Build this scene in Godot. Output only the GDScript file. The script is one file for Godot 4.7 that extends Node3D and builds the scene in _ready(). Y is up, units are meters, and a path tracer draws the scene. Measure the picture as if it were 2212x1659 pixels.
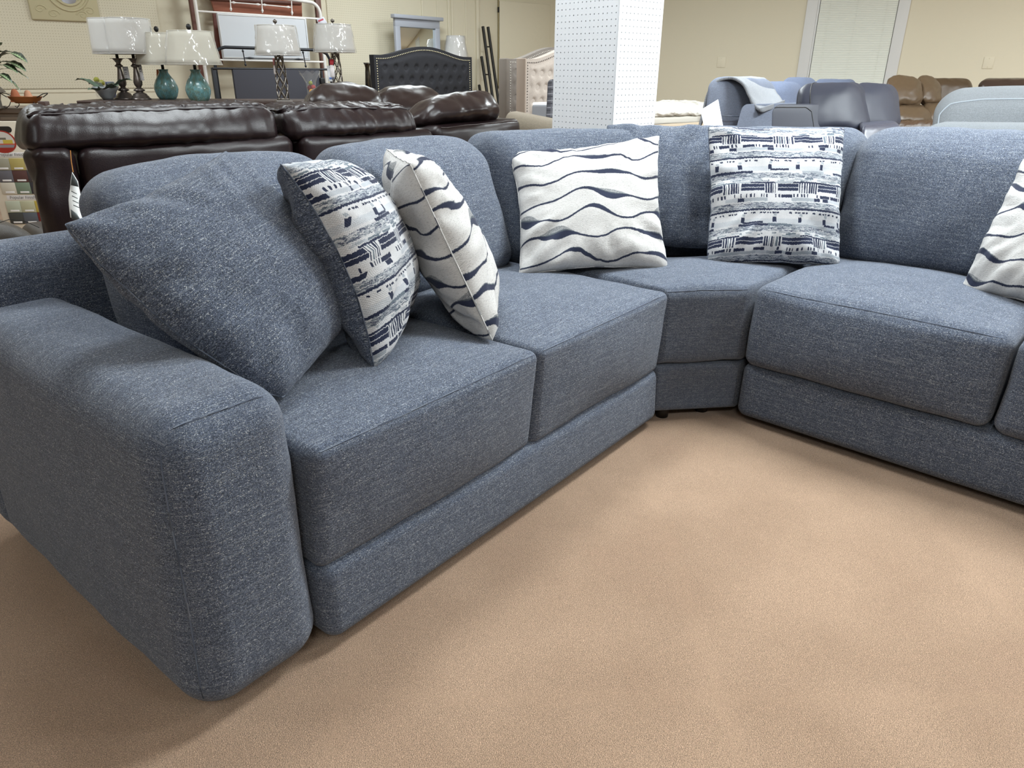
extends Node3D
# A furniture showroom: a blue sectional sofa on tan carpet, seen from standing height.

const EX := Vector3(0.6249, 0, -0.7807)     # along the front of the left sofa section
const BX := Vector3(-0.7807, 0, -0.6249)    # towards its back
const AO := Vector3(-0.3927, 0, -1.2016)    # its front corner beside the arm
const ER := Vector3(0.7335, 0, 0.6797)      # the same for the right section
const BR := Vector3(0.6797, 0, -0.7335)
const CO := Vector3(0.8108, 0, -2.3579)
const ROOM_CORNER := Vector3(0.72, 0, -12.53)
const WALL_L := Vector3(-0.777, 0, 0.629)   # from the corner along the left wall
const WALL_R := Vector3(0.921, 0, 0.391)    # from the corner along the right wall
const CEIL := 3.05

var M := {}
var taken := {}
var cam: Camera3D
var rng := RandomNumberGenerator.new()
var nz := FastNoiseLite.new()

func _ready():
	rng.seed = 7
	nz.seed = 5
	nz.frequency = 1.0
	nz.fractal_octaves = 3
	# ---- camera, sky, lights, exposure
	cam = Camera3D.new()
	cam.name = "camera"
	cam.position = Vector3(0, 1.15, 0)
	cam.basis = Basis(Vector3.RIGHT, deg_to_rad(-23.4)) * Basis(Vector3.BACK, deg_to_rad(0.4))
	cam.fov = rad_to_deg(2.0 * atan(829.5 / 1561.0))
	cam.near = 0.05
	cam.far = 100.0
	add_child(cam)
	var env := Environment.new()
	env.background_mode = Environment.BG_COLOR
	env.background_color = Color(0.75, 0.82, 0.9)
	env.background_energy_multiplier = 1.0
	env.tonemap_mode = Environment.TONE_MAPPER_LINEAR
	env.tonemap_exposure = 3.75
	env.sdfgi_enabled = true
	env.ssao_enabled = true
	env.ssil_enabled = true
	var we := WorldEnvironment.new()
	we.name = "environment"
	we.environment = env
	add_child(we)
	build_materials()
	build_lamps()
	build_room()
	build_sofa()
	build_pillows()
	build_background()

# ------------------------------------------------------------------ naming
func numbered(called: String) -> String:
	if not taken.has(called):
		taken[called] = 0
		return called
	taken[called] += 1
	return "%s_%03d" % [called, taken[called]]

func tag(o: Node, label: String, category: String, group := "") -> Node:
	o.set_meta("label", label)
	o.set_meta("category", category)
	if group != "":
		o.set_meta("group", group)
	return o

func thing(called: String, label: String, category: String, at := Transform3D(), group := "") -> Node3D:
	var o := Node3D.new()
	o.name = numbered(called)
	o.transform = at
	add_child(o, true)
	tag(o, label, category, group)
	return o

func part(called: String, mesh: Mesh, material: Material, parent: Node) -> MeshInstance3D:
	var o := MeshInstance3D.new()
	o.mesh = mesh
	o.material_override = material
	var k := 0
	var n := called
	while parent.has_node(NodePath(n)):
		k += 1
		n = "%s_%03d" % [called, k]
	o.name = n
	parent.add_child(o, true)
	return o

func solo(called: String, mesh: Mesh, material: Material, label: String, category: String, group := "", at := Transform3D()) -> MeshInstance3D:
	var o := MeshInstance3D.new()
	o.mesh = mesh
	o.material_override = material
	o.name = numbered(called)
	o.transform = at
	add_child(o, true)
	tag(o, label, category, group)
	return o

func struct(called: String, mesh: Mesh, material: Material, at := Transform3D()) -> MeshInstance3D:
	var o := MeshInstance3D.new()
	o.mesh = mesh
	o.material_override = material
	o.name = called
	o.transform = at
	add_child(o, true)
	o.set_meta("kind", "structure")
	return o

# ------------------------------------------------------------------ frames
func facing(at: Vector3, x_axis: Vector3) -> Transform3D:      # x along x_axis, y up, z to the front
	var x := x_axis.normalized()
	return Transform3D(Basis(x, Vector3.UP, x.cross(Vector3.UP).normalized()), at)

func ll(s: float, y: float, d: float) -> Vector3:               # the left section's own measure
	return AO + EX * s + BX * d + Vector3(0, y, 0)

func rr(s: float, y: float, d: float) -> Vector3:
	return CO + ER * s + BR * d + Vector3(0, y, 0)

func box8(lo: Vector3, hi: Vector3) -> Array:
	var out := []
	for i in 8:
		out.append(Vector3(hi.x if i & 1 else lo.x, hi.y if i & 2 else lo.y, hi.z if i & 4 else lo.z))
	return out

# ------------------------------------------------------------------ soft boxes: cushions, arms, frames
# o: r radius, n cells across, px nx py ny pz nz bulge of each face, arc bend in z along x, wr wrinkle depth, wf wrinkle frequency, seed
func soft(P: Array, o := {}) -> Dictionary:
	var lx: float = 0.25 * ((P[1] - P[0]).length() + (P[3] - P[2]).length() + (P[5] - P[4]).length() + (P[7] - P[6]).length())
	var ly: float = 0.25 * ((P[2] - P[0]).length() + (P[3] - P[1]).length() + (P[6] - P[4]).length() + (P[7] - P[5]).length())
	var lz: float = 0.25 * ((P[4] - P[0]).length() + (P[5] - P[1]).length() + (P[6] - P[2]).length() + (P[7] - P[3]).length())
	var h := Vector3(lx, ly, lz) * 0.5
	var r: float = min(o.get("r", 0.04), min(h.x, min(h.y, h.z)) * 0.98)
	var S := {"P": P, "h": h, "r": r, "o": o}
	var u: Vector3 = P[1] - P[0]
	var v: Vector3 = P[2] - P[0]
	var w: Vector3 = P[4] - P[0]
	S.flip = u.cross(v).dot(w) < 0.0
	var det: bool = o.has("wr")
	S.px = o.get("px", 0.0); S.nx = o.get("nx", 0.0); S.py = o.get("py", 0.0); S.ny = o.get("ny", 0.0); S.pz = o.get("pz", 0.0); S.nz = o.get("nz", 0.0)
	S.arc = o.get("arc", 0.0); S.wr = o.get("wr", 0.0); S.wf = o.get("wf", 6.0); S.seed = o.get("seed", 0.0); S.ry = o.get("ry", 1.0)
	S.sag = o.get("sag", 0.0); S.stretch = o.get("stretch", Vector3.ONE)
	return S

func soft_at(S: Dictionary, p: Vector3) -> Vector3:
	var h: Vector3 = S.h
	var r: float = S.r
	var q := p.clamp(-h + Vector3.ONE * r, h - Vector3.ONE * r)
	var n := (p - q).normalized()
	p = q + n * r
	var f := p / h
	var fx := 1.0 - f.x * f.x
	var fy := 1.0 - f.y * f.y
	var fz := 1.0 - f.z * f.z
	p.x += fy * fz * (S.px * f.x if f.x > 0.0 else S.nx * f.x)
	p.y += fx * fz * (S.py * f.y if f.y > 0.0 else S.ny * f.y)
	p.z += fx * fy * (S.pz * f.z if f.z > 0.0 else S.nz * f.z)
	p.z -= S.arc * fx
	if S.wr != 0.0:
		var st: Vector3 = S.stretch
		var a: Vector3 = (p * st) * S.wf + Vector3(S.seed * 7.3, S.seed * 3.1, 0)
		p += n * S.wr * nz.get_noise_3d(a.x, a.y, a.z)
	var t := (p / h + Vector3.ONE) * 0.5
	var P: Array = S.P
	var a0: Vector3 = P[0].lerp(P[1], t.x).lerp(P[2].lerp(P[3], t.x), t.y)
	var a1: Vector3 = P[4].lerp(P[5], t.x).lerp(P[6].lerp(P[7], t.x), t.y)
	return a0.lerp(a1, t.z)

func ticks(h: float, r: float, n: int, k := 4) -> PackedFloat32Array:
	var out := PackedFloat32Array()
	for i in range(k, 0, -1):
		out.append(-(h - r + r * tan(PI / 4 * i / k)))
	n = max(n, 1)
	for i in n + 1:
		out.append(lerp(-(h - r), h - r, float(i) / n))
	for i in range(1, k + 1):
		out.append(h - r + r * tan(PI / 4 * i / k))
	return out

func soft_mesh(S: Dictionary, uvo := Vector2.ZERO) -> ArrayMesh:
	var h: Vector3 = S.h
	var cell: float = S.o.get("cell", 0.04)
	var k: int = S.o.get("k", 4)
	var T := []
	for ax in 3:
		T.append(ticks(h[ax], S.r, int(ceil(2.0 * (h[ax] - S.r) / cell)), k))
	var st := SurfaceTool.new()
	st.begin(Mesh.PRIMITIVE_TRIANGLES)
	var base := 0
	for ax in 3:
		var iu := (ax + 1) % 3
		var iv := (ax + 2) % 3
		for sg in [-1.0, 1.0]:
			var tu: PackedFloat32Array = T[iu]
			var tv: PackedFloat32Array = T[iv]
			for b in tv.size():
				for a in tu.size():
					var p := Vector3.ZERO
					p[ax] = sg * h[ax]
					p[iu] = tu[a]
					p[iv] = tv[b]
					var uv := Vector2(p.x, -p.y) if ax == 2 else (Vector2(p.x, p.z) if ax == 1 else Vector2(p.z, -p.y))
					# unroll: the sheet runs on round each edge
					st.set_uv(uv + uvo + Vector2(ax * 0.37, ax * 0.21))
					st.add_vertex(soft_at(S, p))
			for b in tv.size() - 1:
				for a in tu.size() - 1:
					var i := base + b * tu.size() + a
					var j := i + tu.size()
					if (sg > 0.0) != S.flip:
						for x in [i, j + 1, i + 1, i, j, j + 1]: st.add_index(x)
					else:
						for x in [i, i + 1, j + 1, i, j + 1, j]: st.add_index(x)
			base += tu.size() * tv.size()
	st.generate_normals()
	return st.commit()

func soft_part(called: String, P: Array, o: Dictionary, m: Material, parent: Node) -> MeshInstance3D:
	return part(called, soft_mesh(soft(P, o), Vector2(rng.randf(), rng.randf())), m, parent)

# a line of stitching laid on a soft box along given points of its box
func seam_on(S: Dictionary, pts: Array, r: float) -> ArrayMesh:
	var path := PackedVector3Array()
	for i in pts.size() - 1:
		var n := 14
		for k in n:
			path.append(soft_at(S, pts[i].lerp(pts[i + 1], float(k) / n)))
	path.append(soft_at(S, pts[-1]))
	return tube_mesh([path], r, 5)

# ------------------------------------------------------------------ pillows
# c: four corners (bottom left, bottom right, top right, top left); one call per side
func pillow_side(c: Array, thick: float, side: float, o := {}) -> ArrayMesh:
	var n: int = o.get("n", 44)
	var pin: float = o.get("pin", 0.07)
	var wr: float = o.get("wr", 0.012)
	var sd: float = o.get("seed", 0.0)
	var nrm: Vector3 = ((c[1] - c[0]) + (c[2] - c[3])).cross((c[3] - c[0]) + (c[2] - c[1])).normalized() * side
	var sagv: Vector3 = o.get("sag", Vector3.ZERO)
	var bow: float = o.get("bow", 0.0)
	var st := SurfaceTool.new()
	st.begin(Mesh.PRIMITIVE_TRIANGLES)
	for j in n + 1:
		for i in n + 1:
			var u: float = sin((2.0 * i / n - 1.0) * PI / 2)
			var v: float = sin((2.0 * j / n - 1.0) * PI / 2)
			var e: float = 1.0 - (pin if u > 0.0 else o.get("pinl", pin)) * (1.0 - v * v)
			var g := 1.0 - pin * (1.0 - u * u)
			var edge := nz.get_noise_2d(u * 2.0 + sd * 9.0, v * 2.0) * 0.02
			var rc := 1.0 - 0.03 * pow(abs(u * v), 5.0)
			var a := (u * (e + edge) * rc + 1.0) * 0.5
			var b := (v * (g + edge) * rc + 1.0) * 0.5
			var p: Vector3 = c[0].lerp(c[1], a).lerp(c[3].lerp(c[2], a), b)
			var f: float = pow(max((1.0 - u * u) * (1.0 - v * v), 0.0), 0.42)
			# creases that run in from the corners and edges
			var rad := Vector2(u, v).length()
			var ang := atan2(v, u)
			var cr := nz.get_noise_3d(cos(ang) * 3.0 + sd, sin(ang) * 3.0, rad * 0.8 + side * 3.0) * smoothstep(0.3, 0.95, rad)
			var lump := nz.get_noise_3d(u * 1.3 + sd * 3.0, v * 1.3, side * 5.0)
			p += nrm * (thick * f * (1.0 + 0.12 * lump) + wr * cr * 2.2 * min(1.0, f * 3.0))
			p += sagv * f + nrm * side * bow * (1.0 - v * v)
			var tu: float = 0.72 * u + 0.28 * (2.0 * i / n - 1.0)
			var tv: float = 0.72 * v + 0.28 * (2.0 * j / n - 1.0)
			st.set_uv(Vector2((tu + 1.0) * 0.5 if side > 0.0 else (1.0 - tu) * 0.5, (1.0 - tv) * 0.5))
			st.add_vertex(p)
	for j in n:
		for i in n:
			var a := j * (n + 1) + i
			var b := a + n + 1
			if side > 0.0:
				for x in [a, b + 1, a + 1, a, b, b + 1]: st.add_index(x)
			else:
				for x in [a, a + 1, b + 1, a, b + 1, b]: st.add_index(x)
	st.generate_normals()
	return st.commit()

func pillow(label: String, c: Array, thick: float, front: Material, rear: Material, o := {}) -> Node3D:
	var mid: Vector3 = (c[0] + c[1]) * 0.5
	var low: Vector3 = mid
	var t := thing("throw_pillow", label, "pillow", Transform3D(Basis(), low), "throw pillows on the blue sectional")
	var d := []
	var centre: Vector3 = (c[0] + c[1] + c[2] + c[3]) * 0.25
	for p in c: d.append(centre + (p - centre) * Vector3(1.03, 1.02, 1.03) - low)
	part("front_cover", pillow_side(d, thick, 1.0, o), front, t)
	part("back_cover", pillow_side(d, thick * o.get("back", 1.0), -1.0, o), rear, t)
	# the seam that joins the covers
	var path := PackedVector3Array()
	var pin: float = o.get("pin", 0.07)
	var sd: float = o.get("seed", 0.0)
	for k in 4:
		for i in 24:
			var s := sin((2.0 * i / 24 - 1.0) * PI / 2)
			var u: float = [s, 1.0, -s, -1.0][k]
			var v: float = [-1.0, s, 1.0, -s][k]
			var edge := nz.get_noise_2d(u * 2.0 + sd * 9.0, v * 2.0) * 0.02
			var rc := 1.0 - 0.03 * pow(abs(u * v), 5.0)
			var a: float = (u * (1.0 - (pin if u > 0.0 else o.get("pinl", pin)) * (1.0 - v * v) + edge) * rc + 1.0) * 0.5
			var b := (v * (1.0 - pin * (1.0 - u * u) + edge) * rc + 1.0) * 0.5
			path.append(d[0].lerp(d[1], a).lerp(d[3].lerp(d[2], a), b) + ((d[1] - d[0]) + (d[2] - d[3])).cross((d[3] - d[0]) + (d[2] - d[1])).normalized() * o.get("bow", 0.0) * (1.0 - v * v))
	path.append(path[0])
	part("seam", tube_mesh([path], 0.002, 6), rear, t)
	return t

# ------------------------------------------------------------------ simple shapes
func tube_into(st: SurfaceTool, path: PackedVector3Array, r, sides := 8, caps := true) -> void:
	var n := path.size()
	var rings := []
	var up := Vector3.UP
	for i in n:
		var t: Vector3 = (path[min(i + 1, n - 1)] - path[max(i - 1, 0)]).normalized()
		if i == 0:
			up = Vector3.UP if abs(t.y) < 0.9 else Vector3.RIGHT
		var x := up.cross(t)
		if x.length() < 0.001: x = Vector3.RIGHT.cross(t)
		x = x.normalized()
		up = t.cross(x).normalized()
		var rad: float = r[i] if r is Array or r is PackedFloat32Array else r
		var ring := []
		for k in sides:
			var a := TAU * k / sides
			ring.append(path[i] + (x * cos(a) + up * sin(a)) * rad)
		rings.append(ring)
	for i in n - 1:
		for k in sides:
			var a: Vector3 = rings[i][k]
			var b: Vector3 = rings[i][(k + 1) % sides]
			var c: Vector3 = rings[i + 1][(k + 1) % sides]
			var d: Vector3 = rings[i + 1][k]
			for p in [a, c, b, a, d, c]: 
				st.set_uv(Vector2(float(k) / sides, i * 0.05))
				st.add_vertex(p)
	if caps:
		st.set_smooth_group(-1)
		for k in range(1, sides - 1):
			for p in [rings[0][0], rings[0][k], rings[0][k + 1]]: 
				st.set_uv(Vector2.ZERO)
				st.add_vertex(p)
			for p in [rings[n - 1][0], rings[n - 1][k + 1], rings[n - 1][k]]: 
				st.set_uv(Vector2.ZERO)
				st.add_vertex(p)
		st.set_smooth_group(0)

func tube_mesh(paths: Array, r, sides := 8) -> ArrayMesh:
	var st := SurfaceTool.new()
	st.begin(Mesh.PRIMITIVE_TRIANGLES)
	for p in paths: tube_into(st, PackedVector3Array(p), r, sides)
	st.generate_normals()
	return st.commit()

# a turned profile: [radius, height] pairs from the bottom up
func lathe(profile: Array, sides := 24, uvk := 1.0) -> ArrayMesh:
	var st := SurfaceTool.new()
	st.begin(Mesh.PRIMITIVE_TRIANGLES)
	var n := profile.size()
	for i in n:
		for k in sides + 1:
			var a := TAU * k / sides
			st.set_uv(Vector2(uvk * k / sides, -profile[i][1]))
			st.add_vertex(Vector3(cos(a) * profile[i][0], profile[i][1], sin(a) * profile[i][0]))
	for i in n - 1:
		for k in sides:
			var a := i * (sides + 1) + k
			var b := a + sides + 1
			for x in [a, a + 1, b + 1, a, b + 1, b]: st.add_index(x)
	st.generate_normals()
	return st.commit()

# a box with chamfered edges
func bx(lo: Vector3, hi: Vector3, c := 0.004) -> ArrayMesh:
	var S := soft(box8(lo, hi), {"r": c, "cell": 9.0, "k": 1})
	return soft_mesh(S)

func bx_into(st: SurfaceTool, lo: Vector3, hi: Vector3, tr := Transform3D(), c := 0.003) -> void:
	st.append_from(bx(lo, hi, c), 0, tr)

# a flat outline (x, y) given thickness in z from 0 to -t
func slab(poly: PackedVector2Array, z0: float, z1: float) -> ArrayMesh:
	var st := SurfaceTool.new()
	st.begin(Mesh.PRIMITIVE_TRIANGLES)
	st.set_smooth_group(-1)
	var idx := Geometry2D.triangulate_polygon(poly)
	var area := 0.0
	for i in poly.size():
		var a := poly[i]
		var b := poly[(i + 1) % poly.size()]
		area += a.x * b.y - b.x * a.y
	var ccw := area > 0.0
	for k in range(0, idx.size(), 3):
		var a := poly[idx[k]]
		var b := poly[idx[k + 1]]
		var c := poly[idx[k + 2]]
		if (b - a).cross(c - a) > 0.0:
			var t := b; b = c; c = t
		for p in [a, b, c]:
			st.set_uv(Vector2(p.x, -p.y)); st.add_vertex(Vector3(p.x, p.y, z1))
		for p in [a, c, b]:
			st.set_uv(Vector2(p.x, -p.y)); st.add_vertex(Vector3(p.x, p.y, z0))
	for i in poly.size():
		var a := poly[i]
		var b := poly[(i + 1) % poly.size()]
		if not ccw:
			var t := a; a = b; b = t
		var q := [Vector3(a.x, a.y, z0), Vector3(b.x, b.y, z0), Vector3(b.x, b.y, z1), Vector3(a.x, a.y, z1)]
		for x in [0, 2, 1, 0, 3, 2]:
			st.set_uv(Vector2(q[x].x + q[x].z, -q[x].y)); st.add_vertex(q[x])
	st.generate_normals()
	return st.commit()

func text_mesh(t: String, size: float, depth := 0.0008) -> TextMesh:
	var m := TextMesh.new()
	m.text = t
	m.font_size = 64
	m.pixel_size = size / 64.0
	m.depth = depth
	var f := SystemFont.new()
	f.font_names = PackedStringArray(["Droid Sans"])
	m.font = f
	return m

# ------------------------------------------------------------------ materials
func std(c: Color, rough := 0.8, metal := 0.0) -> StandardMaterial3D:
	var m := StandardMaterial3D.new()
	m.albedo_color = c
	m.roughness = rough
	m.metallic = metal
	return m

func tex(im: Image) -> ImageTexture:
	return ImageTexture.create_from_image(im)

func rgb_image(w: int, h: int, data: PackedByteArray) -> Image:
	return Image.create_from_data(w, h, false, Image.FORMAT_RGB8, data)

func normal_from(h: PackedByteArray, w: int, hh: int, strength: float) -> ImageTexture:
	var im := Image.create_from_data(w, hh, false, Image.FORMAT_L8, h)
	im.convert(Image.FORMAT_RGBA8)
	im.bump_map_to_normal_map(strength)
	return tex(im)

# loosely woven upholstery: threads of several tones, pale flecks and slubs that run along the weft
func weave(w: int, h: int, cw: int, ch: int, tones: Array, odds: Array, slubs: int, slub: Color, strength: float, sd: int) -> Array:
	var g := RandomNumberGenerator.new()
	g.seed = sd
	var col := PackedByteArray(); col.resize(w * h * 3)
	var hi := PackedByteArray(); hi.resize(w * h)
	var nx := w / cw
	var ny := h / ch
	var lut := PackedByteArray()
	for i in 256:
		var x := i / 255.0
		var k := 0
		while k < odds.size() - 1 and x > odds[k]:
			x -= odds[k]
			k += 1
		lut.append(k)
	var rows := PackedInt32Array()
	for y in ny: rows.append(g.randi_range(-12, 12))
	var cols := PackedInt32Array()
	for x in nx: cols.append(g.randi_range(-10, 10))
	var last := 0
	for y in ny:
		for x in nx:
			var k: int = lut[clampi(int(g.randi() & 255) + rows[y] + cols[x], 0, 255)]
			if (g.randi() & 7) < 2: k = last
			last = k
			var c: Color = tones[k]
			var j := (1.07 if (x + y) & 1 else 0.93) + ((g.randi() & 255) - 128) * 0.0008
			var r8 := clampi(int(c.r8 * j), 0, 255)
			var g8 := clampi(int(c.g8 * j), 0, 255)
			var b8 := clampi(int(c.b8 * j), 0, 255)
			var over := 190 if (x + y) & 1 else 120
			over = clampi(over + (g.randi() & 31), 0, 255)
			for b in ch:
				var at := (y * ch + b) * w + x * cw
				for a in cw:
					col[(at + a) * 3] = r8
					col[(at + a) * 3 + 1] = g8
					col[(at + a) * 3 + 2] = b8
					hi[at + a] = over - (60 if a == 0 or b == 0 else 0)
	for i in slubs:
		var y := g.randi_range(0, ny - 1) * ch
		var x0 := g.randi_range(0, w - 1)
		var n := g.randi_range(14, 120)
		var th := ch
		for a in n:
			if g.randf() < 0.45: continue
			for b in th:
				var at := ((y + b) % h) * w + (x0 + a) % w
				var s := 0.4 + 0.6 * g.randf()
				col[at * 3] = int(lerp(float(col[at * 3]), slub.r8 * 1.0, s))
				col[at * 3 + 1] = int(lerp(float(col[at * 3 + 1]), slub.g8 * 1.0, s))
				col[at * 3 + 2] = int(lerp(float(col[at * 3 + 2]), slub.b8 * 1.0, s))
				hi[at] = 255
	return [tex(rgb_image(w, h, col)), normal_from(hi, w, h, strength)]

func cloth(pair: Array, tile: Vector2, rough := 0.95, bump := 1.0, rim := 0.25) -> StandardMaterial3D:
	var m := std(Color.WHITE, rough)
	m.albedo_texture = pair[0]
	m.normal_enabled = true
	m.normal_texture = pair[1]
	m.normal_scale = bump
	m.uv1_scale = Vector3(1.0 / tile.x, 1.0 / tile.y, 1)
	m.rim_enabled = rim > 0.0
	m.rim = rim
	m.rim_tint = 0.5
	m.metallic_specular = 0.3
	return m

func noise_tex(w: int, h: int, f: float, oct: int, lo: Color, hi: Color, sd := 3, normal := false, bump := 4.0) -> NoiseTexture2D:
	var t := NoiseTexture2D.new()
	t.width = w
	t.height = h
	t.seamless = true
	var n := FastNoiseLite.new()
	n.seed = sd
	n.frequency = f
	n.fractal_octaves = oct
	t.noise = n
	t.as_normal_map = normal
	t.bump_strength = bump
	if not normal:
		var gr := Gradient.new()
		gr.colors = PackedColorArray([lo, hi])
		gr.offsets = PackedFloat32Array([0.25, 0.75])
		t.color_ramp = gr
	return t

func leather(c: Color, rough: float, tile := 0.13, bump := 0.7) -> StandardMaterial3D:
	var m := std(c, rough)
	if not M.has("grain"):
		var t := noise_tex(512, 512, 0.06, 3, Color.BLACK, Color.WHITE, 11, true, 6.0)
		t.noise.noise_type = FastNoiseLite.TYPE_CELLULAR
		M.grain = t
	m.normal_enabled = true
	m.normal_texture = M.grain
	m.normal_scale = bump
	m.uv1_scale = Vector3.ONE / tile
	m.metallic_specular = 0.42
	return m

func carpet() -> StandardMaterial3D:
	var w := 1024
	var g := RandomNumberGenerator.new()
	g.seed = 41
	var col := PackedByteArray(); col.resize(w * w * 3)
	var hi := PackedByteArray(); hi.resize(w * w)
	var fn := FastNoiseLite.new()
	fn.seed = 8
	fn.frequency = 0.34
	fn.fractal_octaves = 2
	var big := fn.get_seamless_image(w, w, false, false, 0.12).get_data()
	for i in w * w:
		var r := g.randi()
		var v := int(big[i]) + int((r & 63)) - 32
		var q := (r >> 8) & 255
		var k := 1.0
		if v > 172 and q < 130: k = 1.32
		elif v < 84 and q < 150: k = 0.62
		else: k = 0.96 + (v - 128) * 0.0012
		col[i * 3] = mini(255, int(169.0 * k))
		col[i * 3 + 1] = mini(255, int(142.0 * k))
		col[i * 3 + 2] = mini(255, int(119.0 * k))
		hi[i] = clampi(v, 0, 255)
	var m := std(Color.WHITE, 1.0)
	m.albedo_texture = tex(rgb_image(w, w, col))
	m.normal_enabled = true
	m.normal_texture = normal_from(hi, w, w, 5.0)
	m.normal_scale = 0.6
	m.uv1_scale = Vector3(1.0 / 0.75, 1.0 / 0.75, 1)
	m.rim_enabled = true
	m.rim = 0.3
	m.rim_tint = 0.7
	m.metallic_specular = 0.2
	m.detail_enabled = true                      # worn and brushed patches
	m.detail_blend_mode = BaseMaterial3D.BLEND_MODE_MUL
	m.detail_uv_layer = BaseMaterial3D.DETAIL_UV_2
	m.detail_albedo = noise_tex(512, 512, 0.012, 4, Color(0.95, 0.945, 0.94), Color(1, 1, 1), 21)
	return m

# chenille with dark wavy lines that swell and thin
func wave_print(sd: int) -> Array:
	var w := 1024
	var g := RandomNumberGenerator.new()
	g.seed = sd
	var col := PackedByteArray(); col.resize(w * w * 3)
	var hi := PackedByteArray(); hi.resize(w * w)
	var jit := PackedFloat32Array()
	for i in w: jit.append(g.randf_range(-1, 1))
	# ground: pale streaked weft
	for y in w:
		var s := g.randi()
		for x in w:
			if (x & 7) == 0: s = g.randi()
			var r := g.randi()
			var v := 190 + int(s & 15) + int(r & 15) - 12
			if (s >> 8) & 15 == 0: v -= 34
			var at := (y * w + x) * 3
			col[at] = v - 1
			col[at + 1] = v - 3
			col[at + 2] = v - 5
			hi[y * w + x] = clampi(110 + int(s & 63) + int(r & 31), 0, 255)
	for line in 8:
		var y0 := (line + 0.45) / 7.1 + g.randf_range(-0.012, 0.012)
		var ph := g.randf() * TAU
		var f1 := g.randf_range(1.4, 2.1)
		var a1 := g.randf_range(0.024, 0.04)
		var p2 := g.randf() * TAU
		var p3 := g.randf() * TAU
		for x in w:
			var t := float(x) / w
			var c := y0 + a1 * sin(TAU * f1 * t + ph) + 0.012 * sin(TAU * 3.3 * t + p2)
			var sw: float = max(0.0, sin(TAU * f1 * t + ph + 2.2 + 0.5 * sin(p3)))
			var sw2: float = max(0.0, sin(TAU * (f1 * 0.62) * t + p3))
			var th := 0.013 + 0.075 * sw * sw * (0.3 + sw2)
			var soft := 0.5 * sw * sw2
			var y1 := int((c - th * 0.5) * w + jit[x] * 2.5)
			var y2 := int((c + th * 0.5) * w + jit[(x * 7) % w] * 2.5)
			for y in range(max(y1, 0), min(y2 + 1, w)):
				var q: float = float(y - y1) / maxi(1, y2 - y1)
				var at := (y * w + x) * 3
				# the upper part of a swelling thins out in grey threads
				var keep: bool = q > soft or g.randf() < 0.55
				if keep:
					var grey: bool = q < soft + 0.12
					var b := g.randi() & 15
					col[at] = (72 if grey else 34) + b
					col[at + 1] = (78 if grey else 39) + b
					col[at + 2] = (84 if grey else 58) + b
					hi[y * w + x] = 200 + (g.randi() & 31)
	return [tex(rgb_image(w, w, col)), normal_from(hi, w, w, 4.0)]

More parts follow.
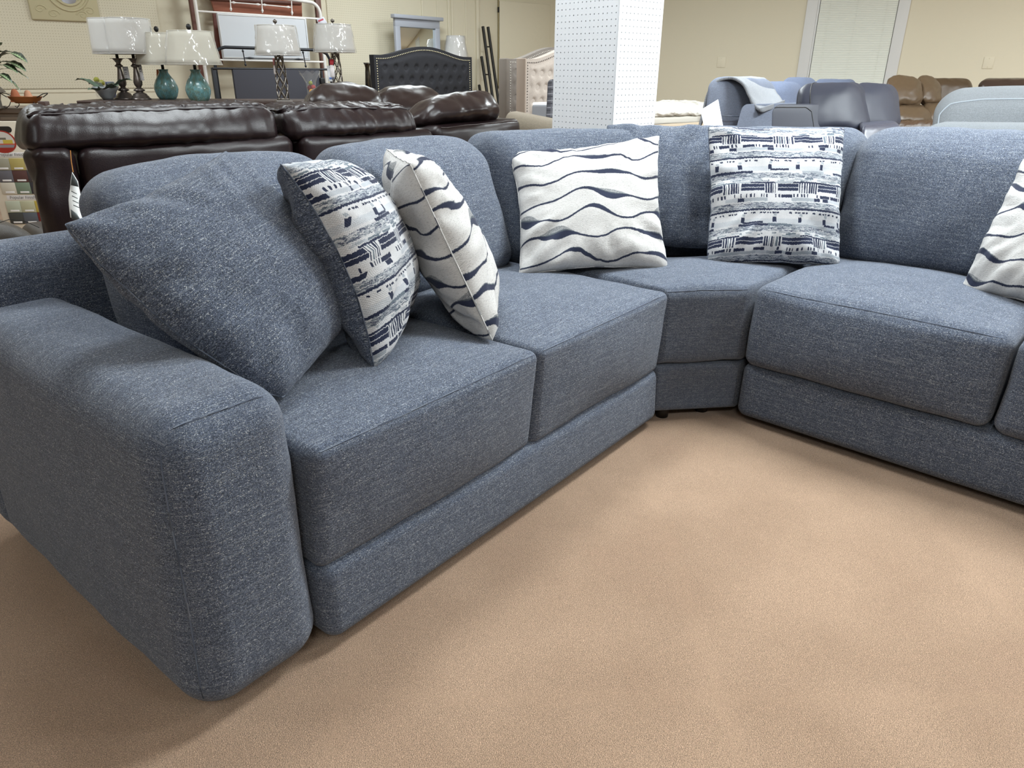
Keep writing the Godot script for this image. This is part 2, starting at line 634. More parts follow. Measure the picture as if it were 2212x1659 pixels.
# bands of little woven blocks, bars and marled stripes
func block_print(sd: int) -> Array:
	var w := 1024
	var g := RandomNumberGenerator.new()
	g.seed = sd
	var im := Image.create(w, w, false, Image.FORMAT_RGB8)
	var white := Color8(196, 196, 198)
	var pale := Color8(168, 172, 178)
	var grey := Color8(150, 156, 162)
	var slate := Color8(98, 108, 118)
	var navy := Color8(40, 46, 68)
	im.fill(white)
	var y := 0
	var rows := ["navy", 11, "white", 9, "beads", 14, "blocks", 66, "bar", 14, "marl", 36, "flecks", 26, "navydash", 10, "bars", 72, "teeth", 26, "paleblock", 22, "white", 8, "marl", 40]
	var k := 0
	var off := -60
	y = off
	while y < w:
		var kind: String = rows[k % rows.size()]
		var hgt: int = rows[(k + 1) % rows.size()]
		k += 2
		match kind:
			"navy":
				im.fill_rect(Rect2i(0, y, w, hgt), navy)
			"paleblock":
				var x := 0
				while x < w:
					var n := g.randi_range(50, 190)
					im.fill_rect(Rect2i(x, y, n, hgt), [pale, grey, white][g.randi() % 3])
					if g.randf() < 0.4: im.fill_rect(Rect2i(x, y, 44, hgt), navy)
					x += n
			"navydash", "dashes", "bar":
				var x := -g.randi_range(0, 60)
				while x < w:
					var n := g.randi_range(60, 260)
					if g.randf() < 0.55: im.fill_rect(Rect2i(x, y, n, hgt), navy if g.randf() < 0.75 else slate)
					elif g.randf() < 0.5: im.fill_rect(Rect2i(x, y, n, hgt), grey)
					x += n
			"marl":
				im.fill_rect(Rect2i(0, y, w, hgt), grey)
				for i in hgt * 60:
					var n := g.randi_range(6, 40)
					im.fill_rect(Rect2i(g.randi_range(0, w), y + g.randi_range(0, hgt - 3), n, 3), [white, slate, pale, navy.lightened(0.15), grey][g.randi() % 5])
			"beads":
				var x := 0
				while x < w:
					var n := g.randi_range(8, 22)
					if g.randf() < 0.6: im.fill_rect(Rect2i(x, y + 3, n, hgt - 5), navy)
					x += n + g.randi_range(4, 10)
			"blocks":
				im.fill_rect(Rect2i(0, y + hgt / 2, w, hgt / 2), pale.lightened(0.15))
				var x := g.randi_range(0, 120)
				while x < w:
					im.fill_rect(Rect2i(x, y + hgt / 3, g.randi_range(22, 30), hgt / 2), navy)
					im.fill_rect(Rect2i(x + 8, y, 20, hgt / 4), grey)
					if g.randf() < 0.4: im.fill_rect(Rect2i(x + 14, y + hgt - 14, g.randi_range(90, 170), 12), navy)
					x += g.randi_range(120, 230)
			"flecks":
				for i in 60:
					im.fill_rect(Rect2i(g.randi_range(0, w), y + g.randi_range(0, hgt - 10), g.randi_range(14, 60), 10), [pale, grey, white, slate][g.randi() % 4])
			"bars":
				var x := -g.randi_range(0, 80)
				while x < w:
					var n := g.randi_range(130, 220)
					im.fill_rect(Rect2i(x, y + 4, n, 22), navy)
					im.fill_rect(Rect2i(x, y + 30, n, 20), navy)
					im.fill_rect(Rect2i(x + 20, y + 54, n - 50, 18), white)
					x += n
					var m := g.randi_range(5, 8)
					for i in m:
						im.fill_rect(Rect2i(x + 6 + i * 17, y, g.randi_range(5, 13), hgt - 6), navy if g.randf() < 0.8 else slate)
					x += m * 17 + 10
			"teeth":
				var x := 0
				while x < w:
					var n := g.randi_range(5, 14)
					if g.randf() < 0.55: im.fill_rect(Rect2i(x, y, n, hgt - 4), navy)
					elif g.randf() < 0.3:
						im.fill_rect(Rect2i(x, y + 4, 76, hgt - 6), navy)
						n = 76
					x += n + g.randi_range(8, 18)
		y += hgt
	# ragged yarn edges and twisted-yarn tone
	var src := im.get_data()
	var out := PackedByteArray(); out.resize(w * w * 3)
	var hi := PackedByteArray(); hi.resize(w * w)
	var fn := FastNoiseLite.new()
	fn.seed = sd
	fn.frequency = 0.09
	for x in w:
		for yy in w:
			var d := int(fn.get_noise_2d(x, yy * 0.3) * 7.0)
			var sy := clampi(yy + d, 0, w - 1)
			var sx := clampi(x + (d >> 1), 0, w - 1)
			var s := (sy * w + sx) * 3
			var j := 0.9 + 0.16 * float((x * 7 + yy * 13 + (g.randi() & 7)) % 9) / 9.0
			var at := (yy * w + x) * 3
			out[at] = mini(255, int(src[s] * j))
			out[at + 1] = mini(255, int(src[s + 1] * j))
			out[at + 2] = mini(255, int(src[s + 2] * j))
			hi[yy * w + x] = clampi(90 + int(src[s] * 0.35) + (g.randi() & 31) + (40 if ((x / 5) + (yy / 5)) & 1 else 0), 0, 255)
	return [tex(rgb_image(w, w, out)), normal_from(hi, w, w, 4.0)]

# small fretwork of the throw blanket
func fret_print() -> Image:
	var w := 256
	var im := Image.create(w, w, false, Image.FORMAT_RGB8)
	for y in w:
		for x in w:
			var a := absi((x % 64) - 32) + absi((y % 64) - 32)
			var on := (a / 5) & 1
			var b := (x ^ y) & 1
			im.set_pixel(x, y, Color8(218, 220, 222) if on else (Color8(84, 92, 112) if b else Color8(140, 148, 162)))
	return im

func holes_print(ground: Color, hole: Color, r: float) -> Image:
	var w := 64
	var im := Image.create(w, w, false, Image.FORMAT_RGB8)
	im.fill(ground)
	for y in w:
		for x in w:
			var d := Vector2(x - 31.5, y - 31.5).length()
			if d < r: im.set_pixel(x, y, hole)
			elif d < r + 1.5: im.set_pixel(x, y, ground.lerp(hole, (r + 1.5 - d) / 1.5))
	return im

func build_materials() -> void:
	var blue := weave(2048, 1024, 2, 2, [Color8(54, 60, 72), Color8(80, 88, 104), Color8(108, 116, 132), Color8(178, 181, 183)], [0.30, 0.41, 0.245, 0.045], 1700, Color8(150, 156, 162), 2.2, 77)
	M.blue = cloth(blue, Vector2(1.024, 0.512), 0.95, 1.0, 0.3)
	M.plain_weave = weave(512, 512, 2, 2, [Color8(190, 190, 190), Color8(225, 225, 225), Color8(250, 250, 250)], [0.3, 0.4, 0.3], 160, Color8(255, 255, 255), 3.0, 5)
	M.blue_seam = M.blue
	M.blue_pillow = M.blue.duplicate()
	M.blue_pillow.uv1_scale = Vector3(0.5, 1.0, 1)
	M.floor = carpet()
	M.wave = []
	for s in [3, 12, 29]:
		M.wave.append(cloth(wave_print(s), Vector2.ONE, 0.95, 1.0, 0.2))
	M.block = []
	for s in [4, 18]:
		M.block.append(cloth(block_print(s), Vector2.ONE, 0.95, 1.0, 0.2))
	M.wall = std(Color8(217, 209, 187), 0.85)
	M.wall.normal_enabled = true
	M.wall.normal_texture = noise_tex(512, 512, 0.03, 4, Color.BLACK, Color.WHITE, 31, true, 3.0)
	M.wall.normal_scale = 0.15
	M.wall.uv1_triplanar = true
	M.wall.uv1_world_triplanar = true
	M.wall.uv1_scale = Vector3.ONE * 0.8
	M.white_trim = std(Color8(214, 214, 212), 0.5)
	M.ceiling = std(Color8(235, 234, 228), 0.9)
	M.black = std(Color8(18, 18, 20), 0.5)
	M.foot = std(Color8(22, 18, 16), 0.5)
	M.panel_white = std(Color8(224, 226, 230), 0.55)
	M.dark_void = std(Color8(30, 30, 30), 0.9)
	M.leather_brown = leather(Color8(30, 20, 22), 0.36, 0.13, 0.22)

# ------------------------------------------------------------------ lamps of the room
func troffer(at: Vector3, turn: float, size: Vector2, energy: float, col: Color, where: String) -> void:
	var t := thing("ceiling_light", "white framed fluorescent ceiling panel " + where, "ceiling light", Transform3D(Basis(Vector3.UP, turn), at), "fluorescent ceiling lights")
	var hx := size.x / 2
	var hz := size.y / 2
	var st := SurfaceTool.new()
	st.begin(Mesh.PRIMITIVE_TRIANGLES)
	for b in [[-hx - 0.04, -hz - 0.04, hx + 0.04, -hz], [-hx - 0.04, hz, hx + 0.04, hz + 0.04], [-hx - 0.04, -hz, -hx, hz], [hx, -hz, hx + 0.04, hz]]:
		bx_into(st, Vector3(b[0], -0.05, b[1]), Vector3(b[2], -0.002, b[3]))
	bx_into(st, Vector3(-hx, -0.012, -hz), Vector3(hx, -0.002, hz))
	part("frame", st.commit(), M.white_trim, t)
	var glow := std(Color(0.95, 0.95, 0.95), 0.6)
	glow.emission_enabled = true
	glow.emission = col
	glow.emission_energy_multiplier = 2.0
	part("diffuser", bx(Vector3(-hx, -0.035, -hz), Vector3(hx, -0.02, hz), 0.002), glow, t)
	var l := AreaLight3D.new()
	l.name = "light"
	l.area_size = size
	l.light_color = col
	l.light_energy = energy
	l.area_range = 30.0
	l.area_attenuation = 2.0
	l.shadow_enabled = true
	l.position = Vector3(0, -0.06, 0)
	l.rotation.x = -PI / 2
	t.add_child(l)

func build_lamps() -> void:
	var col := Color(0.945, 0.982, 0.995)
	# rows of panels over the sales floor
	var turn := atan2(WALL_L.x, WALL_L.z)
	var spots := [
		[1.9, -2.75, 3.9, "in the row over the right sofa section"], [4.6, -1.6, 2.4, "at the right end of the near row"],
		[4.6, -5.6, 4.6, "over the recliners by the window"], [7.4, -6.4, 4.0, "nearest the window wall at right"],
		[2.0, -7.8, 3.2, "behind the white column"], [-1.0, -8.4, 1.8, "over the charcoal headboard"],
		[-0.4, -2.6, 1.2, "over the left sofa section"], [-1.6, -4.4, 1.0, "over the brown leather sofa"],
		[-4.4, -5.2, 1.3, "over the dresser at far left"], [3.4, 1.2, 1.6, "behind the viewer at right"],
		[0.0, 1.6, 0.8, "directly behind the viewer"], [-4.0, -0.8, 0.6, "at the near left of the room"]]
	for p in spots:
		troffer(Vector3(p[0], CEIL, p[1]), turn, Vector2(0.6, 1.2), p[2], col, p[3])

# ------------------------------------------------------------------ the room
func wall(called: String, a: Vector3, b: Vector3, m: Material, thick := 0.15) -> MeshInstance3D:
	var d := b - a
	var tr := facing(a, d)
	return struct(called, bx(Vector3(-thick, 0, -thick), Vector3(d.length() + thick, CEIL, 0), 0.001), m, tr)

func build_room() -> void:
	var k := ROOM_CORNER
	var p1 := k + WALL_L * 16.0
	var p2 := Vector3(-8, 0, 6)
	var p3 := Vector3(9, 0, 6)
	var p4 := k + WALL_R * 14.5
	var st := SurfaceTool.new()
	st.begin(Mesh.PRIMITIVE_TRIANGLES)
	for i in [[0, 0], [1, 0], [1, 1], [0, 0], [1, 1], [0, 1]]:
		var q := Vector3(-14 if i[0] == 0 else 16, 0, -14 if i[1] == 0 else 8)
		st.set_uv(Vector2(q.x, q.z))
		st.set_uv2(Vector2(q.x, q.z) * 0.35)
		st.set_normal(Vector3.UP)
		st.add_vertex(q)
	# underside and edges
	var f := struct("floor", st.commit(), M.floor)
	f.mesh.surface_get_format(0)
	struct("floor_slab", bx(Vector3(-14, -0.12, -14), Vector3(16, -0.003, 8), 0.001), M.dark_void)
	struct("ceiling", bx(Vector3(-14, CEIL, -14), Vector3(16, CEIL + 0.12, 8), 0.001), M.ceiling)
	wall("wall_left", p1, k, M.wall)
	wall("wall_near_left", p2, p1, M.wall)
	wall("wall_near", p3, p2, M.wall)
	wall("wall_near_right", p4, p3, M.wall)
	wall("wall_right", k, p4, M.wall)

# ------------------------------------------------------------------ the blue sectional
func cushion(called: String, P: Array, o: Dictionary, t: Node, seams: Array) -> void:
	var S := soft(P, o)
	var m := part(called, soft_mesh(S, Vector2(rng.randf(), rng.randf())), M.blue, t)
	for s in seams:
		var pts := []
		for q in s: pts.append((S.h as Vector3) * q)
		part("seam", seam_on(S, pts, 0.0016), M.blue_seam, m)

# a seat cushion whose front is cut back a little towards its foot
func boxed(s0: float, s1: float, y0: float, y1: float, f0 := 0.004, f1 := 0.026) -> Array:
	return hexa(Vector3(s0, y0, f0), Vector3(s1, y0, f0), Vector3(s0, y1, f1), Vector3(s1, y1, f1), Vector3(s0, y0, -0.66), Vector3(s1, y0, -0.66), Vector3(s0, y1, -0.66), Vector3(s1, y1, -0.66))

func hexa(fbl: Vector3, fbr: Vector3, ftl: Vector3, ftr: Vector3, bbl: Vector3, bbr: Vector3, btl: Vector3, btr: Vector3) -> Array:
	return [bbl, bbr, btl, btr, fbl, fbr, ftl, ftr]

func build_sofa() -> void:
	# left section: local x along its front from the arm, z towards the front
	var t := thing("sectional_sofa", "blue woven fabric sofa section with rounded arm at front left", "sofa", facing(AO, EX), "pieces of the blue sectional")
	var top := [[Vector3(-0.9, 0.985, 0.9), Vector3(0.9, 0.985, 0.9)]]
	var S := soft(hexa(Vector3(-0.285, 0.02, 0.01), Vector3(0.0, 0.02, 0.01), Vector3(-0.262, 0.63, 0.0), Vector3(-0.004, 0.63, 0.0), Vector3(-0.285, 0.02, -0.98), Vector3(0.0, 0.02, -0.98), Vector3(-0.262, 0.63, -0.98), Vector3(-0.004, 0.63, -0.98)), {"r": 0.075, "cell": 0.03, "k": 6, "nx": 0.012, "px": 0.008, "pz": 0.012, "py": 0.006, "wr": 0.006, "wf": 3.0})
	var arm := part("arm", soft_mesh(S), M.blue, t)
	var h: Vector3 = S.h
	part("seam", seam_on(S, [Vector3(-h.x, -h.y * 0.86, h.z * 0.97), Vector3(-h.x, h.y * 0.86, h.z * 0.97)], 0.002), M.blue_seam, arm)
	part("seam", seam_on(S, [Vector3(-h.x * 0.7, h.y, h.z * 0.965), Vector3(h.x * 0.7, h.y, h.z * 0.965)], 0.002), M.blue_seam, arm)
	soft_part("base", hexa(Vector3(0.0, 0.022, 0.022), Vector3(1.43, 0.022, 0.022), Vector3(0.0, 0.216, 0.012), Vector3(1.43, 0.216, 0.012), Vector3(0.0, 0.022, -0.96), Vector3(1.43, 0.022, -0.96), Vector3(0.0, 0.216, -0.96), Vector3(1.43, 0.216, -0.96)), {"r": 0.035, "cell": 0.05, "pz": 0.006, "k": 5}, M.blue, t)
	for i in 2:
		var s0 := 0.002 + i * 0.713
		cushion("seat_cushion", boxed(s0, s0 + 0.708, 0.205, 0.489), {"r": 0.024, "cell": 0.03, "py": 0.03, "pz": 0.022, "wr": 0.008, "wf": 2.5, "seed": 1.0 + i, "k": 5}, t, [[Vector3(-0.95, 1.0, 1.0), Vector3(0.95, 1.0, 1.0)]])
	for i in 2:
		var s0: float = [0.03, 0.725][i]
		var wd: float = [0.69, 0.69][i]
		var y1: float = [0.926, 0.933][i]
		cushion("back_cushion", hexa(Vector3(s0, 0.46, -0.56), Vector3(s0 + wd, 0.46, -0.56), Vector3(s0, y1, -0.74), Vector3(s0 + wd, y1, -0.74), Vector3(s0, 0.46, -0.82), Vector3(s0 + wd, 0.46, -0.82), Vector3(s0, y1 - 0.02, -0.98), Vector3(s0 + wd, y1 - 0.02, -0.98)), {"r": 0.10, "cell": 0.035, "pz": 0.05, "py": 0.02, "nz": 0.02, "wr": 0.012, "wf": 3.0, "seed": 4.0 + i, "k": 6}, t, [])
	soft_part("back_frame", hexa(Vector3(-0.285, 0.03, -0.88), Vector3(1.42, 0.03, -0.88), Vector3(-0.285, 0.765, -0.92), Vector3(1.42, 0.765, -0.92), Vector3(-0.285, 0.03, -1.04), Vector3(1.42, 0.03, -1.04), Vector3(-0.285, 0.765, -1.08), Vector3(1.42, 0.765, -1.08)), {"r": 0.07, "cell": 0.05}, M.blue, t)
	for q in [Vector3(-0.2, 0, -0.1), Vector3(-0.2, 0, -0.9), Vector3(1.33, 0, -0.1), Vector3(1.33, 0, -0.9)]:
		part("foot", lathe([[0.0, 0.0], [0.02, 0.0], [0.026, 0.03], [0.0, 0.03]], 16), M.foot, t).position = q
	# the wedge that turns the corner; its own x runs along its short front
	var o := (ll(1.43, 0, 0) + rr(0, 0, 0)) * 0.5
	var w := thing("sectional_corner", "blue woven fabric corner wedge between the two sofa sections", "sofa", Transform3D(Basis(), o), "pieces of the blue sectional")
	var fl := ll(1.44, 0, 0.0) - o
	var fr := rr(-0.012, 0, 0.0) - o
	var bl := ll(1.44, 0, 0.98) - o
	var br := rr(-0.012, 0, 0.98) - o
	var U := Vector3.UP
	soft_part("base", hexa(fl + U * 0.036, fr + U * 0.036, fl + U * 0.212, fr + U * 0.212, bl + U * 0.036, br + U * 0.036, bl + U * 0.212, br + U * 0.212), {"r": 0.025, "cell": 0.05, "pz": -0.02}, M.blue, w)
	var ml := ll(1.44, 0, 0.64) - o
	var mr := rr(-0.012, 0, 0.64) - o
	cushion("seat_cushion", hexa(fl + U * 0.215 + Vector3(0.004, 0, 0), fr + U * 0.215, fl + U * 0.49 + Vector3(0.004, 0, 0), fr + U * 0.49, ml + U * 0.215, mr + U * 0.215, ml + U * 0.49, mr + U * 0.49), {"r": 0.042, "cell": 0.03, "py": 0.03, "pz": 0.004, "wr": 0.008, "wf": 2.5, "seed": 9.0, "k": 5, "arc": 0.0}, w, [[Vector3(-0.9, 1.0, 1.0), Vector3(0.9, 1.0, 1.0)]])
	var nl := ll(1.425, 0, 0.52) - o
	var nr := rr(0.0, 0, 0.52) - o
	var xl := ll(1.425, 0, 0.70) - o
	var xr := rr(0.0, 0, 0.72) - o
	var yl := ll(1.425, 0, 0.82) - o
	var yr := rr(0.0, 0, 0.82) - o
	var zl := ll(1.425, 0, 0.96) - o
	var zr := rr(0.0, 0, 0.97) - o
	cushion("back_cushion", hexa(nl + U * 0.46, nr + U * 0.46, xl + U * 0.95, xr + U * 0.965, yl + U * 0.46, yr + U * 0.46, zl + U * 0.93, zr + U * 0.945), {"r": 0.10, "cell": 0.035, "arc": 0.25, "py": 0.02, "pz": 0.02, "wr": 0.012, "wf": 3.0, "seed": 11.0, "k": 6}, w, [])
	soft_part("back_frame", hexa(ll(1.43, 0.05, 0.9) - o, rr(0, 0.05, 0.9) - o, ll(1.43, 0.78, 0.93) - o, rr(0, 0.78, 0.93) - o, ll(1.43, 0.05, 1.04) - o, rr(0, 0.05, 1.04) - o, ll(1.43, 0.78, 1.08) - o, rr(0, 0.78, 1.08) - o), {"r": 0.05, "cell": 0.05, "arc": 0.22}, M.blue, w)
	for q in [fl + Vector3(0.04, 0, -0.05), fr + Vector3(-0.10, 0, -0.06), bl + Vector3(0.1, 0, 0.1), br + Vector3(-0.1, 0, 0.1)]:
		part("foot", lathe([[0.0, 0.0], [0.022, 0.0], [0.026, 0.055], [0.0, 0.055]], 16), M.foot, w).position = q
	# right section
	var r := thing("sectional_sofa", "blue woven fabric sofa section without visible arm, cut off at right", "sofa", facing(CO, ER), "pieces of the blue sectional")
	soft_part("base", hexa(Vector3(0.0, 0.022, 0.022), Vector3(1.56, 0.022, 0.022), Vector3(0.0, 0.222, 0.012), Vector3(1.56, 0.222, 0.012), Vector3(0.0, 0.022, -0.96), Vector3(1.56, 0.022, -0.96), Vector3(0.0, 0.222, -0.96), Vector3(1.56, 0.222, -0.96)), {"r": 0.035, "cell": 0.05, "pz": 0.006, "k": 5}, M.blue, r)
	for i in 2:
		var s0 := 0.0 + i * 0.757
		cushion("seat_cushion", boxed(s0, s0 + 0.752, 0.215, 0.497, 0.024, 0.0), {"r": 0.04, "cell": 0.03, "py": 0.035, "pz": 0.035, "wr": 0.008, "wf": 2.5, "seed": 14.0 + i, "k": 5}, r, [[Vector3(-0.93, 1.0, 1.0), Vector3(0.93, 1.0, 1.0)]])
		cushion("back_cushion", hexa(Vector3(s0, 0.47, -0.55), Vector3(s0 + 0.74, 0.47, -0.55), Vector3(s0, 0.965, -0.70), Vector3(s0 + 0.74, 0.965, -0.70), Vector3(s0, 0.47, -0.82), Vector3(s0 + 0.74, 0.47, -0.82), Vector3(s0, 0.945, -0.97), Vector3(s0 + 0.74, 0.945, -0.97)), {"r": 0.10, "cell": 0.035, "pz": 0.05, "py": 0.02, "wr": 0.012, "wf": 3.0, "seed": 18.0 + i, "k": 6}, r, [])
	soft_part("back_frame", box8(Vector3(0, 0.03, -1.06), Vector3(1.84, 0.78, -0.9)), {"r": 0.05, "cell": 0.06}, M.blue, r)
	soft_part("arm", box8(Vector3(1.56, 0.02, -0.98), Vector3(1.84, 0.63, 0.005)), {"r": 0.075, "cell": 0.05, "k": 5}, M.blue, r)
	for q in [Vector3(0.1, 0, -0.1), Vector3(0.1, 0, -0.9), Vector3(1.7, 0, -0.1), Vector3(1.7, 0, -0.9)]:
		part("foot", lathe([[0.0, 0.0], [0.02, 0.0], [0.026, 0.03], [0.0, 0.03]], 16), M.foot, r).position = q

func V(x, y, z) -> Vector3:
	return Vector3(x, y, z)

func build_pillows() -> void:
	pillow("large plain blue pillow resting against the rounded sofa arm", [V(-0.481, 0.515, -1.378), V(-0.346, 0.594, -1.883), V(-0.665, 0.978, -1.745), V(-0.825, 0.884, -1.345)], 0.105, M.blue_pillow, M.blue_pillow, {"pin": 0.08, "pinl": -0.12, "seed": 1.0, "wr": 0.007})
	pillow("block patterned navy and white pillow with plain blue back, seen edge-on", [V(-0.325, 0.505, -1.572), V(-0.33, 0.50, -2.07), V(-0.51, 0.915, -2.11), V(-0.502, 0.966, -1.615)], 0.115, M.block[1], M.blue_pillow, {"pin": 0.05, "bow": 0.035, "seed": 2.0})
	pillow("white pillow with wavy dark lines, seen edge-on beside the block patterned one", [V(-0.054, 0.505, -1.78), V(-0.10, 0.50, -2.22), V(-0.385, 0.93, -2.30), V(-0.264, 0.934, -1.914)], 0.105, M.wave[1], M.wave[2], {"pin": 0.06, "seed": 3.0})
	pillow("white pillow with wavy dark lines facing forward in the sofa corner", [V(0.023, 0.50, -2.457), V(0.555, 0.50, -2.542), V(0.544, 0.93, -2.865), V(-0.013, 0.875, -2.793)], 0.085, M.wave[0], M.wave[2], {"pin": 0.10, "seed": 4.0})
	pillow("block patterned navy and white pillow facing forward, right of sofa corner", [V(0.717, 0.50, -2.621), V(1.196, 0.50, -2.607), V(1.236, 0.965, -2.866), V(0.729, 0.967, -2.872)], 0.08, M.block[0], M.blue_pillow, {"pin": 0.07, "seed": 5.0})
	pillow("plain blue pillow tucked into the sofa corner behind the patterned ones", [V(0.341, 0.52, -2.849), V(0.80, 0.52, -2.80), V(0.889, 0.959, -3.03), V(0.373, 0.955, -3.06)], 0.075, M.blue_pillow, M.blue_pillow, {"pin": 0.04, "seed": 6.0})
	pillow("white pillow with wavy dark lines cut off by the right edge", [V(1.464, 0.505, -2.297), V(1.70, 0.505, -1.90), V(1.90, 0.92, -2.10), V(1.70, 0.92, -2.50)], 0.09, M.wave[1], M.wave[0], {"pin": 0.07, "seed": 7.0})


# ------------------------------------------------------------------ the rest of the showroom
func at(x: float, y: float, depth: float) -> Vector3:          # a point seen at (x, y) of the photograph, that far along the lens axis
	return cam.transform * Vector3((x - 1106.0) / 1561.0 * depth, -(y - 829.5) / 1561.0 * depth, -depth)

func on_plane(x: float, y: float, p: Vector3, n: Vector3) -> Vector3:
	var d := at(x, y, 1.0) - cam.position
	return cam.position + d * ((p - cam.position).dot(n) / d.dot(n))

const NL := Vector3(0.629, 0, 0.777)        # out of the left wall, into the room
const NR := Vector3(-0.391, 0, 0.921)

func onl(x: float, y: float, off := 0.0) -> Vector3:
	return on_plane(x, y, ROOM_CORNER + NL * off, NL)

func onr(x: float, y: float, off := 0.0) -> Vector3:
	return on_plane(x, y, ROOM_CORNER + NR * off, NR)

func lw(s: float, y: float, off := 0.0) -> Vector3:             # left wall: metres from the corner, height, distance off the wall
	return ROOM_CORNER + WALL_L * s + NL * off + Vector3(0, y, 0)

func rw(s: float, y: float, off := 0.0) -> Vector3:
	return ROOM_CORNER + WALL_R * s + NR * off + Vector3(0, y, 0)

func stand(called: String, label: String, cat: String, p: Vector3, group := "") -> Node3D:
	return thing(called, label, cat, Transform3D(Basis(), p), group)

func wpart(called: String, mesh: Mesh, m: Material, t: Node3D) -> MeshInstance3D:   # a part given in room coordinates
	var o := part(called, mesh, m, t)
	o.position = -t.position
	return o

# front face from four room points (tl, tr, br, bl) and a vector to the back
func block(tl: Vector3, tr: Vector3, br: Vector3, bl: Vector3, dv: Vector3) -> Array:
	return hexa(bl, br, tl, tr, bl + dv, br + dv, tl + dv, tr + dv)

func blob(called: String, c: Array, dv: Vector3, o: Dictionary, m: Material, t: Node3D) -> MeshInstance3D:
	return wpart(called, soft_mesh(soft(block(c[0], c[1], c[2], c[3], dv), o), Vector2(rng.randf(), rng.randf())), m, t)

func stitched(called: String, c: Array, dv: Vector3, o: Dictionary, m: Material, t: Node3D, seams: Array) -> void:
	var S := soft(block(c[0], c[1], c[2], c[3], dv), o)
	var p := wpart(called, soft_mesh(S, Vector2(rng.randf(), rng.randf())), m, t)
	for s in seams:
		var pts := []
		for q in s: pts.append((S.h as Vector3) * q)
		part("seam", seam_on(S, pts, 0.004), M.black, p)

func bar(a: Vector3, b: Vector3, r: float, sides := 10) -> ArrayMesh:
	return tube_mesh([[a, b]], r, sides)

func low(p: Vector3) -> Vector3:
	return Vector3(p.x, 0, p.z)

func build_column() -> void:
	var k := Vector3(0.4486, 0, -3.47)
	var a1 := Vector3(-0.663, 0, -0.749)
	var a2 := Vector3(0.749, 0, -0.663)
	var t := stand("pegboard_column", "white pegboard clad square column behind the blue sofa corner", "column", k)
	wpart("core", soft_mesh(soft(hexa(k + a1 * 0.37 + a2 * 0.02, k + a2 * 0.28 + a1 * 0.02, k + a1 * 0.37 + a2 * 0.02 + Vector3.UP * CEIL, k + a2 * 0.28 + a1 * 0.02 + Vector3.UP * CEIL, k + a1 * 0.37 + a2 * 0.24, k + a2 * 0.28 + a1 * 0.34, k + a1 * 0.37 + a2 * 0.24 + Vector3.UP * CEIL, k + a2 * 0.28 + a1 * 0.34 + Vector3.UP * CEIL), {"r": 0.002, "cell": 9.0, "k": 1})), M.dark_void, t)
	for f in [[k + a1 * 0.392, -a1, 0.392], [k, a2, 0.298], [k + a2 * 0.298, a1, 0.392], [k + a2 * 0.298 + a1 * 0.392, -a2, 0.298]]:
		var holes: bool = f[0].z > -3.8 and (f[1] as Vector3).dot(Vector3.RIGHT) > 0.0
		var tr := facing(f[0], f[1])
		var mesh: ArrayMesh = pegboard(f[2], CEIL, 0.006) if holes else bx(Vector3(0, 0, -0.006), Vector3(f[2], CEIL, 0), 0.001)
		var o := part("pegboard_panel", mesh, M.panel_white, t)
		o.transform = Transform3D(tr.basis, tr.origin - t.position)

# a board with round holes an inch apart; x across, y up, its face at z = 0
func pegboard(w: float, h: float, d: float) -> ArrayMesh:
	var st := SurfaceTool.new()
	st.begin(Mesh.PRIMITIVE_TRIANGLES)
	st.set_smooth_group(-1)
	var s := 0.0254
	var nx := int(floor(w / s))
	var mx := (w - nx * s) * 0.5
	var ny := int(floor(h / s))
	var r := 0.0031
	var ring := []
	var sq := []
	for i in 8:
		var a := TAU * i / 8
		ring.append(Vector2(cos(a), sin(a)) * r)
		sq.append(Vector2(cos(a), sin(a)) / max(abs(cos(a)), abs(sin(a))) * s * 0.5)
	for j in ny:
		for i in nx:
			var c := Vector2(mx + (i + 0.5) * s, (j + 0.5) * s)
			if j * s < 0.7:
				continue
			for q in 8:
				var n := (q + 1) % 8
				var a: Vector2 = c + ring[q]
				var b: Vector2 = c + ring[n]
				var e: Vector2 = c + sq[n]
				var f: Vector2 = c + sq[q]
				for p in [f, a, b, f, b, e]: st.add_vertex(Vector3(p.x, p.y, 0))
				for p in [[a, 0], [a, -d], [b, -d], [a, 0], [b, -d], [b, 0]]: st.add_vertex(Vector3(p[0].x, p[0].y, p[1]))
	# margins, the plain foot below the sofa back and the cut edges
	for b in [[0.0, 0.0, mx, h], [w - mx, 0.0, w, h], [mx, 0.0, w - mx, 28 * s], [mx, ny * s, w - mx, h]]:
		var q := [Vector3(b[0], b[1], 0), Vector3(b[2], b[1], 0), Vector3(b[2], b[3], 0), Vector3(b[0], b[3], 0)]
		for x in [0, 2, 1, 0, 3, 2]: st.add_vertex(q[x])
	for x in [0.0, w]:
		var q := [Vector3(x, 0, 0), Vector3(x, 0, -d), Vector3(x, h, -d), Vector3(x, h, 0)]
		for y in [0, 2, 1, 0, 3, 2]: st.add_vertex(q[y])
	st.generate_normals()
	return st.commit()

